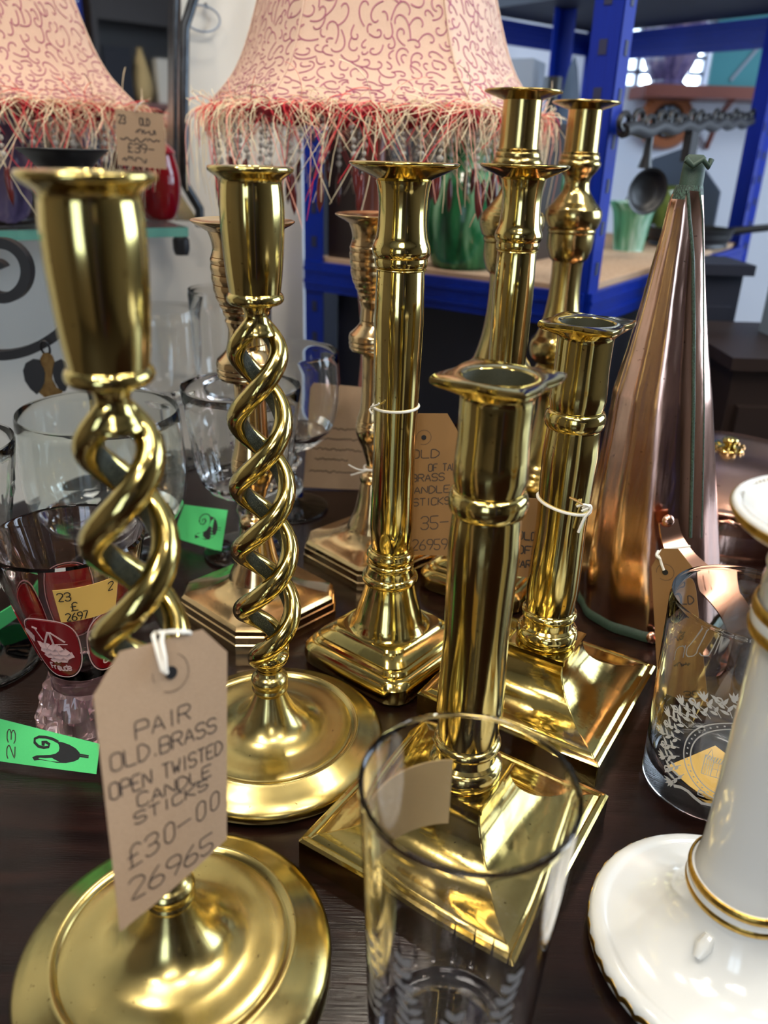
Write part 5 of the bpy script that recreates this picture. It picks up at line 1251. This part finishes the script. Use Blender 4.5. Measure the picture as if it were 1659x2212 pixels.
mb = MB(); mb.tube([(0, 0, .012), (0, 0, -.02), (0, .002, -.035)], [.005, .006, .010], 8); mb.build('handle', M['iron'], t, 60)
mb = MB(); mb.lathe(sm([(0, 0, 's'), (.002, .012), (.008, .022), (.018, .029), (.020, .030, 's'), (.018, .026), (.010, .018), (.006, 0)], 4), 32); o = mb.build('bowl', M['iron'], t); o.rotation_euler = (PI/2 + .1, 0, .3); o.location = (0, .01, -.062)
# frying pan on the rack corner
p = P0 + SV*.72 - FV*.07; t = thing('frying_pan', 'black iron frying pan with its handle jutting right over the rack edge', 'pan', (p.x, p.y, ST))
mb = MB(); mb.lathe(sm([(0, 0, 's'), (0, .07), (.01, .075), (.035, .085, 's'), (.034, .082), (.01, .072), (.006, 0)], 4), 40); mb.build('pan_bowl', M['iron'], t)
mb = MB(); mb.tube([Vector((.082, 0, .03)), Vector((.16, 0, .040)), Vector((.36, 0, .046))], [.008, .007, .010], 8); mb.build('handle', M['iron'], t, 60)
# wall shelf with a purple vase in front of the small window
sz = aty(1500, 187, YB - .12).z; sl = aty(1380, 190, YB - .1)
t = thing('wall_shelf', 'red brown wooden wall shelf under the small bright window', 'shelf', (sl.x, YB, sz - .03))
mb = MB(); mb.box((.9, -.085, .015), (1.8, .17, .030)); mb.build('shelf_board', M['midwood'], t, 0)
for x in (.25, 1.2): mb = MB(); mb.tube([(x, -.004, -.12), (x, -.06, -.04), (x, -.14, 0)], .008, 8); mb.build('bracket', M['midwood'], t, 60)
vp = aty(1441, 180, YB - .09); k_ = 118/1712*2.38/2
t = thing('purple_vase', 'faceted purple vase silhouetted against the small bright window', 'vase', (vp.x, vp.y, sz))
mb = MB(); mb.lathe(sm([(0, 0, 's'), (0, k_*.62), (.008, k_*.62), (.014, k_*.55), (.05, k_*.80), (.10, k_*.98), (.14, k_*1.02), (.20, k_*.98), (.25, k_*.8), (.26, k_*.84, 's'), (.25, k_*.74), (.14, k_*.95), (.03, 0)], 3), 9); mb.build('vase_body', M['purple'], t, 20)
tp_ = aty(1600, 170, YB - .08); t = thing('teal_picture', 'teal framed picture standing on the wall shelf at the right edge', 'picture', (tp_.x, tp_.y, sz))
mb = MB(); mb.box((.09, 0, .13), (.36, .012, .26)); mb.build('panel', M['teal'], t, 0)
mb = MB(); mb.bar((-.03, -.008, .02), (.14, -.008, .25), .004, .008); mb.build('pale_stripe', M['greybox'], t, 0)
# wooden dial telephone on the back wall
tp_ = aty(1436, 262, YB - .001); t = thing('wall_telephone', 'orange wooden dial telephone on the white back wall below the shelf', 'telephone', (tp_.x, YB, tp_.z)); k_ = 55/1712*2.42
mb = MB(); mb.lathe([(0, 0), (0, k_), (.02, k_), (.035, k_*.9), (.035, k_*.62), (.02, k_*.58), (.02, 0)], 40); o = mb.build('wooden_body', M['phone'], t); o.rotation_euler = (PI/2, 0, 0)
mb = MB(); mb.lathe([(.02, 0), (.02, k_*.56), (.028, k_*.54), (.03, k_*.3), (.03, 0)], 32); o = mb.build('dial', M['iron'], t); o.rotation_euler = (PI/2, 0, 0)
mb = MB()
for k in range(10): a = .3 + 2*PI*k/12; mb.lathe([(.029, 0), (.029, k_*.075), (.032, k_*.075), (.032, 0)], 10, (k_*.42*math.cos(a), k_*.42*math.sin(a)))
o = mb.build('finger_holes', M['greybox'], t); o.rotation_euler = (PI/2, 0, 0)
# dark furniture at the right behind the pan
def furniture(name, label, cat, px0, px1, pyt, y, depth, mat, doors=0):
    a, b2 = aty(px0, pyt, y), aty(px1, pyt, y); t = thing(name, label, cat, ((a.x+b2.x)/2, y + depth/2, FLOOR)); w_ = b2.x - a.x; h = a.z - FLOOR
    mb = MB(); mb.box((0, 0, h/2), (w_, depth, h - .03)); mb.build('carcass', M[mat], t, 0)
    mb = MB(); mb.box((0, -.004, h - .0075), (w_ + .02, depth + .02, .015)); mb.build('top', M[mat], t, 0)
    for k in range(doors):
        x = -w_/2 + w_*(k + .5)/doors; mb = MB(); mb.box((x, -depth/2 - .007, h*.5), (w_/doors - .02, .014, h - .12)); d = mb.build('door', M[mat], t, 0)
        mb = MB(); mb.lathe([(0, 0), (0, .006), (.012, .009), (.018, 0)], 12); o = mb.build('knob', M['chrome'], d); o.rotation_euler = (PI/2, 0, 0); o.location = (x + w_/doors*.3, -depth/2 - .014, h*.86)
    return t
furniture('cabinet', 'dark cabinet with a small round knob behind the copper cone', 'cabinet', 1512, 1612, 568, 1.21, .10, 'navy', 1)
furniture('filler', 'added very dark cupboard standing behind the blue rack, left side', 'filler', 690, 880, 285, 2.05, .3, 'navy', 1)  # added to darken the bright gap at the rack's left side
furniture('wooden_chest', 'dark brown wooden chest at the right edge behind the copper pan', 'chest', 1592, 1860, 768, .95, .22, 'darkwood', 1)
ct = aty(1592, 768, .95); hl = aty(1705, 700, 1.03); t = thing('louvred_heater', 'grey louvred metal heater at the right edge on the dark chest', 'heater', (hl.x + .12, 1.07, ct.z))
hh = .118; mb = MB(); mb.box((0, 0, hh/2), (.24, .08, hh)); mb.build('case', M['heater'], t, 0)
mb = MB()
for k in range(8): mb.box((0, -.043, .012 + .013*k), (.22, .008, .008))
mb.build('louvres', M['greybox'], t, 0)

bpy.context.view_layer.update()
